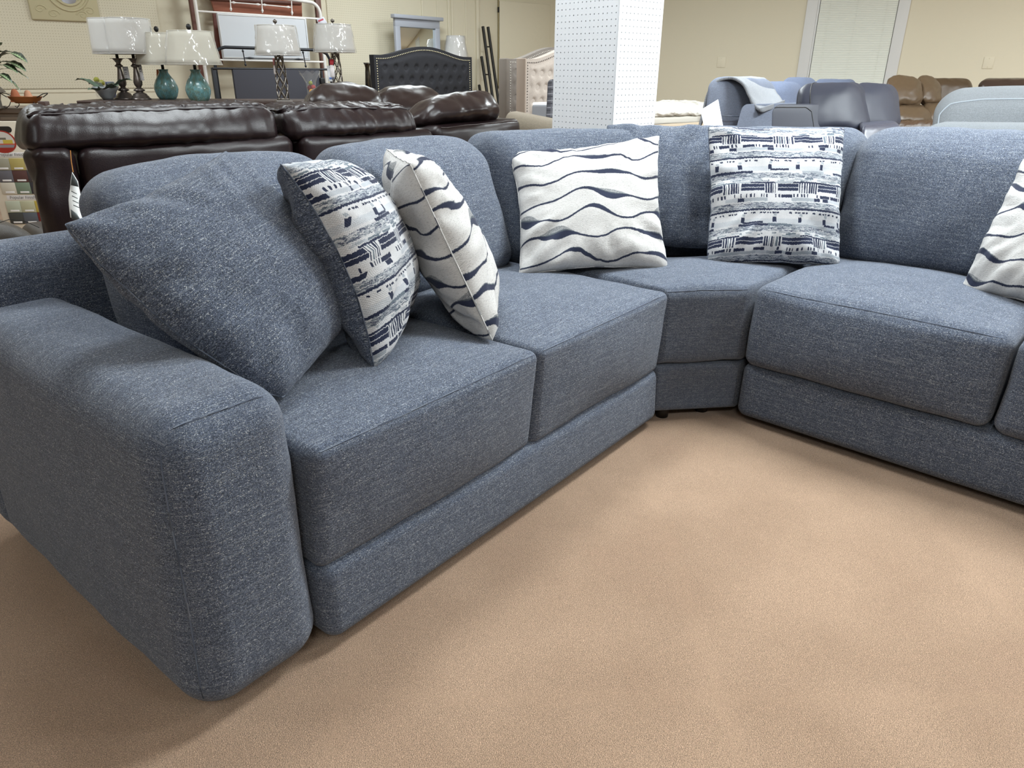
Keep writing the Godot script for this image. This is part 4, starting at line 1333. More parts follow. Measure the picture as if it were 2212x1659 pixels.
# a fabric drum shade in its crinkled plastic: rb, rt radii, y0, y1 heights
func shade(t: Node3D, rb: float, rt: float, y0: float, y1: float, m: Material, sd: float) -> void:
	var prof := []
	for i in 7:
		var f := i / 6.0
		prof.append([lerp(rb, rt, f), lerp(y0, y1, f)])
	for i in range(6, -1, -1):
		var f := i / 6.0
		prof.append([lerp(rb, rt, f) - 0.003, lerp(y0, y1, f)])
	prof.append(prof[0])
	var s := part("lamp_shade", lathe(prof, 40), m, t)
	for q in [[rb, y0], [rt, y1]]:
		var ring := []
		for k in 33: ring.append(Vector3(cos(TAU * k / 32) * (q[0] + 0.0005), q[1], sin(TAU * k / 32) * (q[0] + 0.0005)))
		part("rim", tube_mesh([ring], 0.003, 5), m, s)
	var st := SurfaceTool.new()
	st.begin(Mesh.PRIMITIVE_TRIANGLES)
	var n := 60
	var k := 14
	for i in k + 1:
		var f := float(i) / k
		for j in n + 1:
			var a := TAU * j / n
			var c := nz.get_noise_3d(cos(a) * 3.5 + sd * 5.0, f * 0.9 + sin(a * 3.0) * 0.3, sin(a) * 3.5)
			var c2 := nz.get_noise_3d(cos(a) * 9.0 + sd, f * 1.5, sin(a) * 9.0)
			var r: float = lerp(rb, rt, f) + 0.007 + max(0.0, 0.018 * c) + 0.008 * c2
			st.set_uv(Vector2(a, f))
			st.add_vertex(Vector3(cos(a) * r, lerp(y0 - 0.004, y1 + 0.004, f), sin(a) * r))
	for i in k:
		for j in n:
			var a := i * (n + 1) + j
			var b := a + n + 1
			for x in [a, a + 1, b + 1, a, b + 1, b]: st.add_index(x)
	st.generate_normals()
	part("plastic_wrap", st.commit(), wrap_material(), t)

func hang_tag(called: String, label: String, c: Array, m: Material, lines: Array, group := "") -> Node3D:
	var mid: Vector3 = (c[2] + c[3]) * 0.5
	var t := thing(called, label, "tag", Transform3D(Basis(), mid), group)
	wpart("card", sheet([c[0], c[3]], [c[1], c[2]], 0.0015, 1), m, t)
	# printed lines, proud of the paper by a hair
	var u: Vector3 = c[1] - c[0]
	var v: Vector3 = c[3] - c[0]
	var n := u.cross(v).normalized()
	if n.dot(cam.position - c[0]) < 0.0: n = -n
	for q in lines:
		var a: Vector3 = c[0] + u * q[0] + v * q[1] + n * 0.002
		wpart("print", sheet([a, a + v * q[3]], [a + u * q[2], a + u * q[2] + v * q[3]], 0.0004, 1), q[4], t)
	return t

func quad4(x0: float, y0: float, x1: float, y1: float, lean: float, z: float) -> Array:
	return [at(x0, y0, z), at(x1, y0, z), at(x1 + lean, y1, z), at(x0 + lean, y1, z)]

func build_left_displays() -> void:
	var pewter := std(Color8(112, 104, 100), 0.28, 0.8)
	var dark_wood := std(Color8(62, 46, 42), 0.45)
	dark_wood.albedo_texture = wood_grain(Color8(74, 56, 50), Color8(48, 36, 33))
	dark_wood.albedo_color = Color.WHITE
	var grey_wood := std(Color.WHITE, 0.6)
	grey_wood.albedo_texture = wood_grain(Color8(132, 120, 106), Color8(96, 86, 76))
	# table with the four lamps
	var ta := stand("sideboard", "dark wood sideboard top carrying lamps behind the brown leather sofa", "sideboard", Vector3(-2.85, 0, -6.4))
	var tf := facing(Vector3(-3.46, 0, -6.12), Vector3(0.995, 0, -0.1))
	for q in [["tabletop", Vector3(0, 0.885, -0.55), Vector3(1.75, 0.915, 0.0)], ["body", Vector3(0.05, 0.12, -0.52), Vector3(1.7, 0.886, -0.03)]]:
		var o := part(q[0], bx(q[1], q[2], 0.006), dark_wood, ta)
		o.transform = Transform3D(tf.basis, tf.origin - ta.position)
	for x in [0.1, 1.65]:
		for z in [-0.08, -0.48]:
			var o := part("leg", bx(Vector3(x - 0.03, 0, z - 0.03), Vector3(x + 0.03, 0.125, z + 0.03), 0.004), dark_wood, ta)
			o.transform = Transform3D(tf.basis, tf.origin - ta.position)
	var ty := 0.915
	# two pewter candlestick lamps
	var white := shade_material(Color8(206, 203, 198))
	var cream := shade_material(Color8(206, 201, 186))
	var i := 0
	for q in [[272.0, 6.05, "pewter candlestick lamp with white plastic-wrapped shade, left of its pair"], [306.0, 6.0, "pewter candlestick lamp with white plastic-wrapped shade, beside the teal lamps"]]:
		var p := at(q[0], 222, q[1])
		p.y = ty
		var t := thing("table_lamp", q[2], "lamp", Transform3D(Basis(), p), "table lamps on the sideboard")
		part("base", lathe([[0.0, 0.0], [0.082, 0.0], [0.082, 0.012], [0.07, 0.018], [0.064, 0.035], [0.056, 0.04], [0.052, 0.055], [0.03, 0.068], [0.024, 0.075], [0.042, 0.085], [0.045, 0.093], [0.036, 0.1], [0.02, 0.115], [0.0, 0.115]], 28), pewter, t)
		part("stem", lathe([[0.0, 0.112], [0.017, 0.112], [0.02, 0.12], [0.031, 0.14], [0.034, 0.165], [0.030, 0.2], [0.022, 0.25], [0.016, 0.29], [0.016, 0.305], [0.03, 0.313], [0.032, 0.322], [0.022, 0.33], [0.016, 0.345], [0.032, 0.372], [0.04, 0.385], [0.0, 0.385]], 24), pewter, t)
		part("saucer", lathe([[0.0, 0.383], [0.056, 0.386], [0.058, 0.39], [0.0, 0.391]], 28), pewter, t)
		part("socket", lathe([[0.0, 0.39], [0.0115, 0.39], [0.0115, 0.48], [0.0, 0.48]], 14), std(Color8(52, 50, 44), 0.5), t)
		for ch in t.get_children(): ch.scale = Vector3(1, 0.80, 1)
		shade(t, 0.172, 0.160, 0.345, 0.60, white, i * 1.7)
		part("harp", tube_mesh([[Vector3(0, 0.38, 0), Vector3(0.06, 0.44, 0), Vector3(0.05, 0.55, 0), Vector3(0, 0.595, 0), Vector3(-0.05, 0.55, 0), Vector3(-0.06, 0.44, 0), Vector3(0, 0.38, 0)]], 0.002, 5), pewter, t)
		i += 1
	# two teal ceramic lamps
	var teal := std(Color.WHITE, 0.18)
	var im := Image.create(256, 256, false, Image.FORMAT_RGB8)
	var fn := FastNoiseLite.new()
	fn.frequency = 0.02
	var cn := FastNoiseLite.new()
	cn.noise_type = FastNoiseLite.TYPE_CELLULAR
	cn.frequency = 0.035
	cn.cellular_return_type = FastNoiseLite.RETURN_DISTANCE2_SUB
	for y in 256:
		for x in 256:
			var a := Color8(80, 116, 112).lerp(Color8(98, 148, 156), clampf(0.5 + 1.2 * fn.get_noise_2d(x, y * 0.4), 0, 1))
			a = a.lerp(Color8(98, 104, 84), clampf(fn.get_noise_2d(x * 1.3 + 90, y) * 1.2, 0, 0.6))
			if y > 120 and y < 250:
				var c := cn.get_noise_2d(x, y)
				if c < -0.9: a = Color8(52, 76, 78)
				else: a = a.lerp(Color8(128, 150, 132), clampf((c + 0.7) * 0.8, 0, 0.4))
			im.set_pixel(x, y, a)
	teal.albedo_texture = tex(im)
	teal.uv1_scale = Vector3(2.0, 3.45, 1)
	teal.clearcoat_enabled = true
	teal.clearcoat = 0.6
	i = 0
	for q in [[366.0, 6.1, 0.0, "teal ceramic lamp with cream shade standing behind the pewter lamps"], [434.0, 5.75, 0.01, "teal ceramic lamp with cream pleated shade and black finial, nearer one"]]:
		var p := at(q[0], 232, q[1])
		p.y = ty
		var t := thing("table_lamp", q[3], "lamp", Transform3D(Basis(), p), "table lamps on the sideboard")
		part("vase_body", lathe([[0.0, 0.0], [0.062, 0.0], [0.078, 0.03], [0.09, 0.07], [0.094, 0.10], [0.09, 0.135], [0.072, 0.185], [0.05, 0.225], [0.037, 0.25], [0.034, 0.265], [0.04, 0.285], [0.037, 0.286], [0.0, 0.28]], 32), teal, t)
		part("socket", lathe([[0.0, 0.28], [0.0115, 0.28], [0.0115, 0.38], [0.0, 0.38]], 14), M.black, t)
		for ch in t.get_children(): ch.scale = Vector3(1, 0.81, 1)
		shade(t, 0.198, 0.150, 0.268, 0.50, cream, 5.0 + i)
		part("finial", lathe([[0.0, 0.49], [0.006, 0.49], [0.006, 0.51], [0.014, 0.515], [0.019, 0.532], [0.014, 0.547], [0.0, 0.553]], 16), M.black, t)
		i += 1
	# glass cup of green balls, blue candle, silver leaf bowl
	var glass := std(Color(0.95, 0.97, 0.97, 0.06), 0.05)
	glass.transparency = BaseMaterial3D.TRANSPARENCY_ALPHA
	var gp := at(222, 224, 6.25)
	gp.y = ty
	var gl := thing("glass_vase", "clear flared glass holding green balls behind the leaf bowl", "vase", Transform3D(Basis(), gp))
	part("glass", lathe([[0.0, 0.0], [0.035, 0.0], [0.037, 0.02], [0.04, 0.06], [0.057, 0.135], [0.055, 0.135], [0.037, 0.06], [0.033, 0.01], [0.0, 0.008]], 28), glass, gl)
	var green := std(Color8(150, 150, 56), 0.6)
	i = 0
	for q in [Vector3(-0.004, 0.145, 0.015), Vector3(0.034, 0.122, 0.01), Vector3(-0.015, 0.098, -0.008), Vector3(0.01, 0.078, 0.005)]:
		solo("green_ball", lathe(ball(0.023), 18), green, ["round green moss ball on top in the clear glass", "round green moss ball at right rim of the clear glass", "green moss ball lower down in the clear glass", "green moss ball lowest in the clear glass, half hidden"][i], "ball", "green balls in the glass", Transform3D(Basis(), gp + q))
		i += 1
	var cp := at(246, 224, 6.3)
	cp.y = ty
	solo("candle", lathe([[0.0, 0.0], [0.034, 0.0], [0.034, 0.125], [0.03, 0.13], [0.0, 0.126]], 24), std(Color8(98, 106, 138), 0.6), "slate blue pillar candle beside the green balls", "candle", "", Transform3D(Basis(), cp))
	var lp := at(236, 228, 5.95)
	lp.y = ty
	var lb := thing("leaf_arrangement", "grey green leaf arrangement fanning out in front of the candle", "decoration", Transform3D(Basis(), lp))
	part("bowl", lathe([[0.0, 0.0], [0.035, 0.0], [0.05, 0.02], [0.075, 0.06], [0.1, 0.1], [0.097, 0.1], [0.07, 0.06], [0.04, 0.02], [0.0, 0.012]], 24), std(Color8(158, 162, 166), 0.35, 0.3), lb)
	var leaf_m := std(Color8(86, 104, 88), 0.5)
	var leaf_d := std(Color8(72, 78, 70), 0.5)
	i = 0
	for q in [[PI * 1.0, 0.24, 0.13], [PI * 0.85, 0.2, 0.1], [PI * 0.06, 0.22, 0.13], [PI * 0.4, 0.13, 0.1], [PI * 1.35, 0.16, 0.06], [PI * 1.6, 0.16, 0.07], [PI * 1.8, 0.2, 0.09]]:
		part("leaf", leaf(q[1], 0.045, q[2], q[0]), leaf_m if i % 2 == 0 else leaf_d, lb).position = Vector3(0, 0.02, 0)
		i += 1
	# price tags on the lamps
	var paper := std(Color8(206, 204, 206), 0.7)
	var ink := std(Color8(120, 120, 130), 0.8)
	hang_tag("price_tag", "grey white price tag hanging from the left pewter lamp", quad4(264, 144, 276, 172, 6, 5.95), paper, [[0.2, 0.22, 0.5, 0.08, ink], [0.3, 0.42, 0.3, 0.05, ink], [0.15, 0.58, 0.5, 0.04, ink]], "price tags on the lamps")
	hang_tag("price_tag", "longer grey white price tag hanging from the right pewter lamp", quad4(296, 134, 304, 174, 8, 5.9), paper, [[0.2, 0.35, 0.6, 0.06, ink], [0.25, 0.5, 0.4, 0.04, ink]], "price tags on the lamps")
	hang_tag("price_tag", "small orange tag hanging beside the far teal lamp", quad4(338, 150, 343, 178, 1, 6.05), std(Color8(190, 116, 74), 0.7), [], "price tags on the lamps")
	# second table with the twisted metal lamps
	var tb := stand("side_table", "pale grey side table under the twisted metal lamp", "table", low(at(650, 226, 5.8)))
	var q1 := at(592, 236, 5.55)
	var q2 := at(760, 236, 5.9)
	q1.y = 0.9
	q2.y = 0.9
	blob("tabletop", [q1, q2, q2 - Vector3.UP * 0.03, q1 - Vector3.UP * 0.03], Vector3(0.05, 0, -0.5), {"r": 0.006, "cell": 0.3, "k": 2}, std(Color8(150, 142, 134), 0.5), tb)
	for f in [0.06, 0.94]:
		for g in [0.1, 0.9]:
			var b: Vector3 = q1.lerp(q2, f) + Vector3(0.05, 0, -0.5) * g
			wpart("leg", bar(low(b), Vector3(b.x, 0.872, b.z), 0.02), std(Color8(130, 122, 114), 0.5), tb)
	var silver := std(Color8(118, 112, 106), 0.25, 0.85)
	i = 0
	for q in [[614.0, 228.0, 5.62, "twisted metal strip lamp with white drum shade in front of the white bed panel", 0.0], [733.0, 226.0, 6.0, "twisted metal strip lamp with white shade and price card on top", 0.03]]:
		var p := at(q[0], q[1], q[2])
		p.y = 0.9
		var t := thing("table_lamp", q[3], "lamp", Transform3D(Basis(Vector3.UP, 0.4), p), "twisted metal table lamps")
		part("base", bx(Vector3(-0.062, 0, -0.062), Vector3(0.062, 0.035, 0.062), 0.003), std(Color8(112, 106, 102), 0.4, 0.5), t)
		part("collar", lathe([[0.0, 0.034], [0.048, 0.034], [0.05, 0.045], [0.0, 0.05]], 20), silver, t)
		var h: float = 0.29 + q[4]
		for k in 10:
			var path := []
			for j in 25:
				var f := j / 24.0
				var a := TAU * (k / 5.0 if k < 5 else (k - 5) / 5.0) + (1.0 if k < 5 else -1.0) * f * 3.6
				var r := 0.040 - 0.012 * f + 0.006 * sin(f * PI)
				path.append(Vector3(cos(a) * r, 0.045 + f * h, sin(a) * r))
			part("twisted_strip", tube_mesh([path], 0.0045, 6), silver, t)
		part("top_plate", lathe([[0.0, 0.045 + h], [0.034, 0.045 + h], [0.034, 0.055 + h], [0.0, 0.056 + h]], 20), silver, t)
		part("socket", lathe([[0.0, 0.05 + h], [0.0125, 0.05 + h], [0.0125, 0.16 + h], [0.0, 0.16 + h]], 12), silver, t)
		shade(t, 0.160, 0.134, 0.062 + h, 0.262 + h, white, 9.0 + i)
		part("finial", lathe([[0.0, 0.255 + h], [0.005, 0.255 + h], [0.005, 0.277 + h], [0.014, 0.282 + h], [0.016, 0.295 + h], [0.0, 0.307 + h]], 14), silver, t)
		i += 1
	var red := std(Color8(196, 52, 62), 0.6)
	var pw := std(Color8(232, 226, 226), 0.7)
	hang_tag("price_tag", "narrow pink and white tag hanging on the left twisted lamp", quad4(589, 126, 594, 160, 3, 5.5), pw, [[0.0, 0.0, 1.0, 0.45, std(Color8(214, 150, 158), 0.7)]], "price tags on the lamps")
	hang_tag("price_tag", "red topped white sale tag hanging on the right twisted lamp", quad4(712, 128, 721, 166, 2, 5.85), pw, [[0.0, 0.0, 1.0, 0.33, red]], "price tags on the lamps")
	hang_tag("price_tag", "large white tag with blue print hanging below the red sale tag", quad4(706, 142, 722, 176, 3, 5.9), std(Color8(236, 238, 244), 0.7), [[0.2, 0.75, 0.6, 0.12, std(Color8(96, 124, 190), 0.7)]], "price tags on the lamps")
	var cc := [at(684, 42, 5.95), at(699, 36, 5.95), at(707, 50, 5.95), at(688, 52, 5.95)]
	hang_tag("price_card", "white card with red print propped on the right lamp shade", cc, std(Color8(226, 228, 240), 0.7), [[0.1, 0.3, 0.75, 0.35, std(Color8(206, 96, 110), 0.7)]])
	# glass vase of potpourri
	var vp := at(676, 228, 5.75)
	vp.y = 0.9
	var gv := thing("glass_vase", "clear ruffled glass vase with red and orange potpourri", "vase", Transform3D(Basis(), vp))
	part("glass", ruffle(), glass, gv)
	i = 0
	for q in [[0.0, 0.03, 0.012, 0.02, Color8(150, 50, 40)], [0.012, 0.055, 0.0, 0.017, Color8(206, 190, 170)], [-0.014, 0.06, 0.008, 0.018, Color8(166, 110, 90)], [0.004, 0.092, 0.012, 0.021, Color8(214, 158, 70)], [-0.012, 0.12, -0.004, 0.02, Color8(110, 40, 44)], [0.018, 0.125, 0.006, 0.018, Color8(168, 66, 66)], [0.0, 0.155, 0.008, 0.016, Color8(150, 156, 80)]]:
		solo("dried_flower", lathe(ball(q[3]), 12), std(q[4], 0.8), ["deep red dried flower at the vase bottom", "pale dried flower low in the glass vase", "rosy brown dried flower low at left in vase", "orange dried flower in the middle of the vase", "dark maroon dried flower above the orange one", "crimson dried flower right of the maroon one", "yellow green dried flower on top in the vase"][i], "dried flower", "potpourri in the glass vase", Transform3D(Basis(), vp + Vector3(q[0], q[1], q[2])))
		i += 1

func ball(r: float) -> Array:
	var out := []
	for i in 9:
		var a := PI * i / 8 - PI / 2
		out.append([max(0.0, cos(a) * r), sin(a) * r])
	return out

func ruffle() -> ArrayMesh:
	var st := SurfaceTool.new()
	st.begin(Mesh.PRIMITIVE_TRIANGLES)
	var prof := [[0.0, 0.004], [0.03, 0.0], [0.032, 0.02], [0.034, 0.12], [0.04, 0.16], [0.056, 0.195], [0.074, 0.222], [0.084, 0.235]]
	var n := 40
	for i in prof.size():
		for j in n + 1:
			var a := TAU * j / n
			var f: float = max(0.0, (prof[i][1] - 0.15) / 0.085)
			var r: float = prof[i][0] * (1.0 + 0.10 * f * sin(a * 6.0))
			st.add_vertex(Vector3(cos(a) * r, prof[i][1] + 0.012 * f * cos(a * 6.0), sin(a) * r))
	for i in prof.size() - 1:
		for j in n:
			var a := i * (n + 1) + j
			var b := a + n + 1
			for x in [a, a + 1, b + 1, a, b + 1, b]: st.add_index(x)
	st.generate_normals()
	return st.commit()

# one arching leaf along an azimuth: length, width, rise
func leaf(length: float, width: float, rise: float, az: float, droop := 0.0) -> ArrayMesh:
	var st := SurfaceTool.new()
	st.begin(Mesh.PRIMITIVE_TRIANGLES)
	var d := Vector3(cos(az), 0, -sin(az))
	var s := Vector3(-d.z, 0, d.x)
	var n := 12
	for i in n + 1:
		var f := float(i) / n
		var w := width * pow(sin(PI * clampf(f * 0.96 + 0.03, 0, 1)), 0.8)
		var p := d * length * f + Vector3.UP * (rise * sin(f * PI * 0.6) - droop * f * f)
		for j in 5:
			var g := (j - 2) / 2.0
			st.set_uv(Vector2(j / 4.0, f))
			st.add_vertex(p + s * w * g + Vector3.UP * (w * 0.35 * g * g + 0.004 * sin(f * 25.0) * abs(g)))
	for i in n:
		for j in 4:
			var a := i * 5 + j
			var b := a + 5
			for x in [a, a + 1, b + 1, a, b + 1, b]: st.add_index(x)
	st.generate_normals()
	return st.commit()

func wood_grain(a: Color, b: Color) -> ImageTexture:
	var im := Image.create(256, 256, false, Image.FORMAT_RGB8)
	var fn := FastNoiseLite.new()
	fn.frequency = 0.02
	for y in 256:
		for x in 256:
			var v := fn.get_noise_2d(x * 0.25, y * 2.5)
			im.set_pixel(x, y, a.lerp(b, clampf(0.5 + v + 0.15 * sin(y * 0.7), 0, 1)))
	return tex(im)

func build_left_corner() -> void:
	# dresser at the far left with its ornaments
	var gw := std(Color.WHITE, 0.6)
	gw.albedo_texture = wood_grain(Color8(128, 114, 100), Color8(92, 80, 70))
	var a := at(-60, 238, 5.1)
	var b := at(130, 236, 5.1)
	a.y = 0.885
	b.y = 0.885
	var t := stand("dresser", "weathered grey brown dresser with ornaments at far left", "dresser", low(a.lerp(b, 0.5)))
	var dv := Vector3(0, 0, -0.5)
	var dn := Vector3.UP
	blob("top", [a, b, b - dn * 0.03, a - dn * 0.03], dv, {"r": 0.005, "cell": 0.5, "k": 2}, gw, t)
	blob("body", [a - dn * 0.03 + Vector3(0.02, 0, -0.02), b - dn * 0.03 + Vector3(-0.02, 0, -0.02), low(b) + dn * 0.1 + Vector3(-0.02, 0, -0.02), low(a) + dn * 0.1 + Vector3(0.02, 0, -0.02)], dv * 0.94, {"r": 0.005, "cell": 0.5, "k": 2}, gw, t)
	for k in 3:
		var y := 0.62 - k * 0.24
		blob("drawer", [Vector3(a.x + 0.05, y + 0.21, a.z - 0.012), Vector3(b.x - 0.05, y + 0.21, b.z - 0.012), Vector3(b.x - 0.05, y, b.z - 0.012), Vector3(a.x + 0.05, y, a.z - 0.012)], Vector3(0, 0, -0.02), {"r": 0.004, "cell": 0.5, "k": 2}, gw, t)
	for f in [0.06, 0.94]:
		for g in [0.1, 0.88]:
			var p: Vector3 = low(a.lerp(b, f) + dv * g)
			wpart("leg", bar(p, p + dn * 0.12, 0.022), gw, t)
	# small stepped shelf riser line
	var ey := 0.886
	# house shaped lantern
	var hp := at(-42, 240, 4.98)
	hp.y = ey
	var grey := std(Color8(128, 122, 112), 0.8)
	var hl := thing("house_lantern", "grey wooden house shaped lantern at the left edge", "lantern", Transform3D(Basis(Vector3.UP, 0.3), hp + Vector3(0, 0, -0.12)))
	part("body", bx(Vector3(-0.055, 0.0, -0.055), Vector3(0.055, 0.11, 0.055), 0.003), grey, hl)
	part("base", bx(Vector3(-0.075, 0.0, -0.075), Vector3(0.075, 0.015, 0.075), 0.003), grey, hl)
	part("roof", slab(PackedVector2Array([Vector2(-0.09, 0.105), Vector2(0.09, 0.105), Vector2(0.085, 0.115), Vector2(0.05, 0.155), Vector2(-0.05, 0.155), Vector2(-0.085, 0.115)]), -0.085, 0.085), std(Color8(112, 104, 92), 0.8), hl)
	# copper tray with two clay cones
	var cp := at(24, 234, 4.95)
	cp.y = ey
	cp.z -= 0.18
	var tr := thing("copper_tray", "oval copper tray on a wire stand with looped handles", "tray", Transform3D(Basis(Vector3.UP, -0.15), cp))
	var cop := std(Color8(146, 92, 48), 0.4, 0.5)
	var m := part("dish", lathe([[0.0, 0.035], [0.075, 0.035], [0.10, 0.05], [0.125, 0.078], [0.128, 0.08], [0.122, 0.08], [0.097, 0.054], [0.073, 0.041], [0.0, 0.041]], 32), cop, tr)
	m.scale = Vector3(1.0, 1.0, 0.62)
	for sx in [-1.0, 1.0]:
		part("handle", tube_mesh([[Vector3(sx * 0.118, 0.075, 0.03), Vector3(sx * 0.165, 0.098, 0.022), Vector3(sx * 0.185, 0.103, 0.0), Vector3(sx * 0.165, 0.098, -0.022), Vector3(sx * 0.118, 0.075, -0.03)]], 0.003, 6), M.black, tr)
		for sz in [-1.0, 1.0]:
			part("stand_foot", tube_mesh([[Vector3(sx * 0.09, 0.045, sz * 0.035), Vector3(sx * 0.1, 0.02, sz * 0.045), Vector3(sx * 0.125, 0.003, sz * 0.05), Vector3(sx * 0.14, 0.012, sz * 0.05)]], 0.0028, 6), M.black, tr)
	var clay := std(Color8(196, 122, 88), 0.8)
	var k := 0
	for q in [[-0.065, 1.0], [0.025, 0.92]]:
		solo("clay_cone", lathe([[0.0, 0.0], [0.038, 0.0], [0.034, 0.02], [0.024, 0.06], [0.017, 0.078], [0.008, 0.085], [0.0, 0.086]], 20), [clay, std(Color8(204, 150, 118), 0.8)][k], ["terracotta clay cone at left in the copper tray", "paler clay cone at right in the copper tray"][k], "ornament", "clay cones in the copper tray", Transform3D(Basis().scaled(Vector3.ONE * q[1]), cp + Vector3(q[0], 0.042, 0.0)))
		k += 1
	var bp := at(80, 244, 4.9)
	bp.y = ey
	solo("small_box", bx(Vector3(-0.03, 0, -0.02), Vector3(0.03, 0.055, 0.02), 0.004), std(Color8(84, 66, 62), 0.5), "small dark brown box at the right end of dresser", "box", "", Transform3D(Basis(Vector3.UP, -0.2), bp + Vector3(0, 0, -0.1)))
	# potted plant whose leaves reach in from the left
	var pp := at(-62, 236, 4.95)
	pp.y = ey
	pp.z -= 0.2
	var pl := thing("potted_plant", "variegated dark and pale green leafy plant at the left edge", "plant", Transform3D(Basis(), pp))
	part("pot", lathe([[0.0, 0.0], [0.06, 0.0], [0.085, 0.11], [0.09, 0.115], [0.082, 0.12], [0.0, 0.105]], 24), std(Color8(120, 92, 74), 0.7), pl)
	var li := Image.create(64, 128, false, Image.FORMAT_RGB8)
	for y in 128:
		for x in 64:
			var g: float = abs(x - 31.5) / 31.5
			var e := 0.5 + 0.3 * sin(y * 0.55 + g * 5.0)
			li.set_pixel(x, y, Color8(136, 154, 116).lerp(Color8(28, 42, 22), clampf((g - e * 0.4) * 4.0, 0, 1)))
	var lm := std(Color.WHITE, 0.4)
	lm.albedo_texture = tex(li)
	# leaf tips seen in the photograph: base of each leaf and its tip
	for q in [[-20, 128, 22, 112, 0.022, 0.02], [-14, 132, 28, 112, 0.006, 0.02], [2, 122, 59, 136, 0.03, 0.035], [2, 134, 56, 155, 0.028, 0.02], [-12, 146, 38, 158, 0.03, 0.03], [0, 150, 64, 172, 0.007, 0.03], [-16, 168, 26, 180, 0.026, 0.035], [4, 168, 47, 200, 0.006, 0.03], [-46, 120, -16, 80, 0.03, 0.03], [-60, 120, -80, 60, 0.03, 0.03], [-30, 140, 6, 92, 0.03, 0.02]]:
		part("leaf", leaf_between(at(q[0], q[1], 5.0) - pp, at(q[2], q[3], 4.9) - pp, q[4] * 1.35, q[5]), lm, pl)
		part("stem", tube_mesh([[Vector3(0, 0.1, 0), (at(q[0], q[1], 5.0) - pp) * 0.6 + Vector3(0, 0.08, 0), at(q[0], q[1], 5.0) - pp]], 0.003, 5), std(Color8(70, 84, 48), 0.6), pl)
	# finish sample board
	build_swatches()

func leaf_between(a: Vector3, b: Vector3, width: float, arch: float) -> ArrayMesh:
	var st := SurfaceTool.new()
	st.begin(Mesh.PRIMITIVE_TRIANGLES)
	var d := b - a
	var toward := (cam.position - (a + b) * 0.5).normalized() + Vector3.UP * 0.5
	var s := d.cross(toward).normalized()
	var up := s.cross(d).normalized()
	if up.dot(Vector3.UP) < 0.0: up = -up
	var n := 14
	for i in n + 1:
		var f := float(i) / n
		var w := width * pow(sin(PI * clampf(f * 0.95 + 0.04, 0, 1)), 0.75)
		var p := a + d * f + Vector3.UP * arch * sin(f * PI)
		for j in 5:
			var g := (j - 2) / 2.0
			st.set_uv(Vector2(j / 4.0, f))
			st.add_vertex(p + s * w * g + up * (w * 0.3 * abs(g) + 0.003 * sin(f * 22.0) * abs(g)))
	for i in n:
		for j in 4:
			var q := i * 5 + j
			var r := q + 5
			for x in [q, q + 1, r + 1, q, r + 1, r]: st.add_index(x)
	st.generate_normals()
	return st.commit()

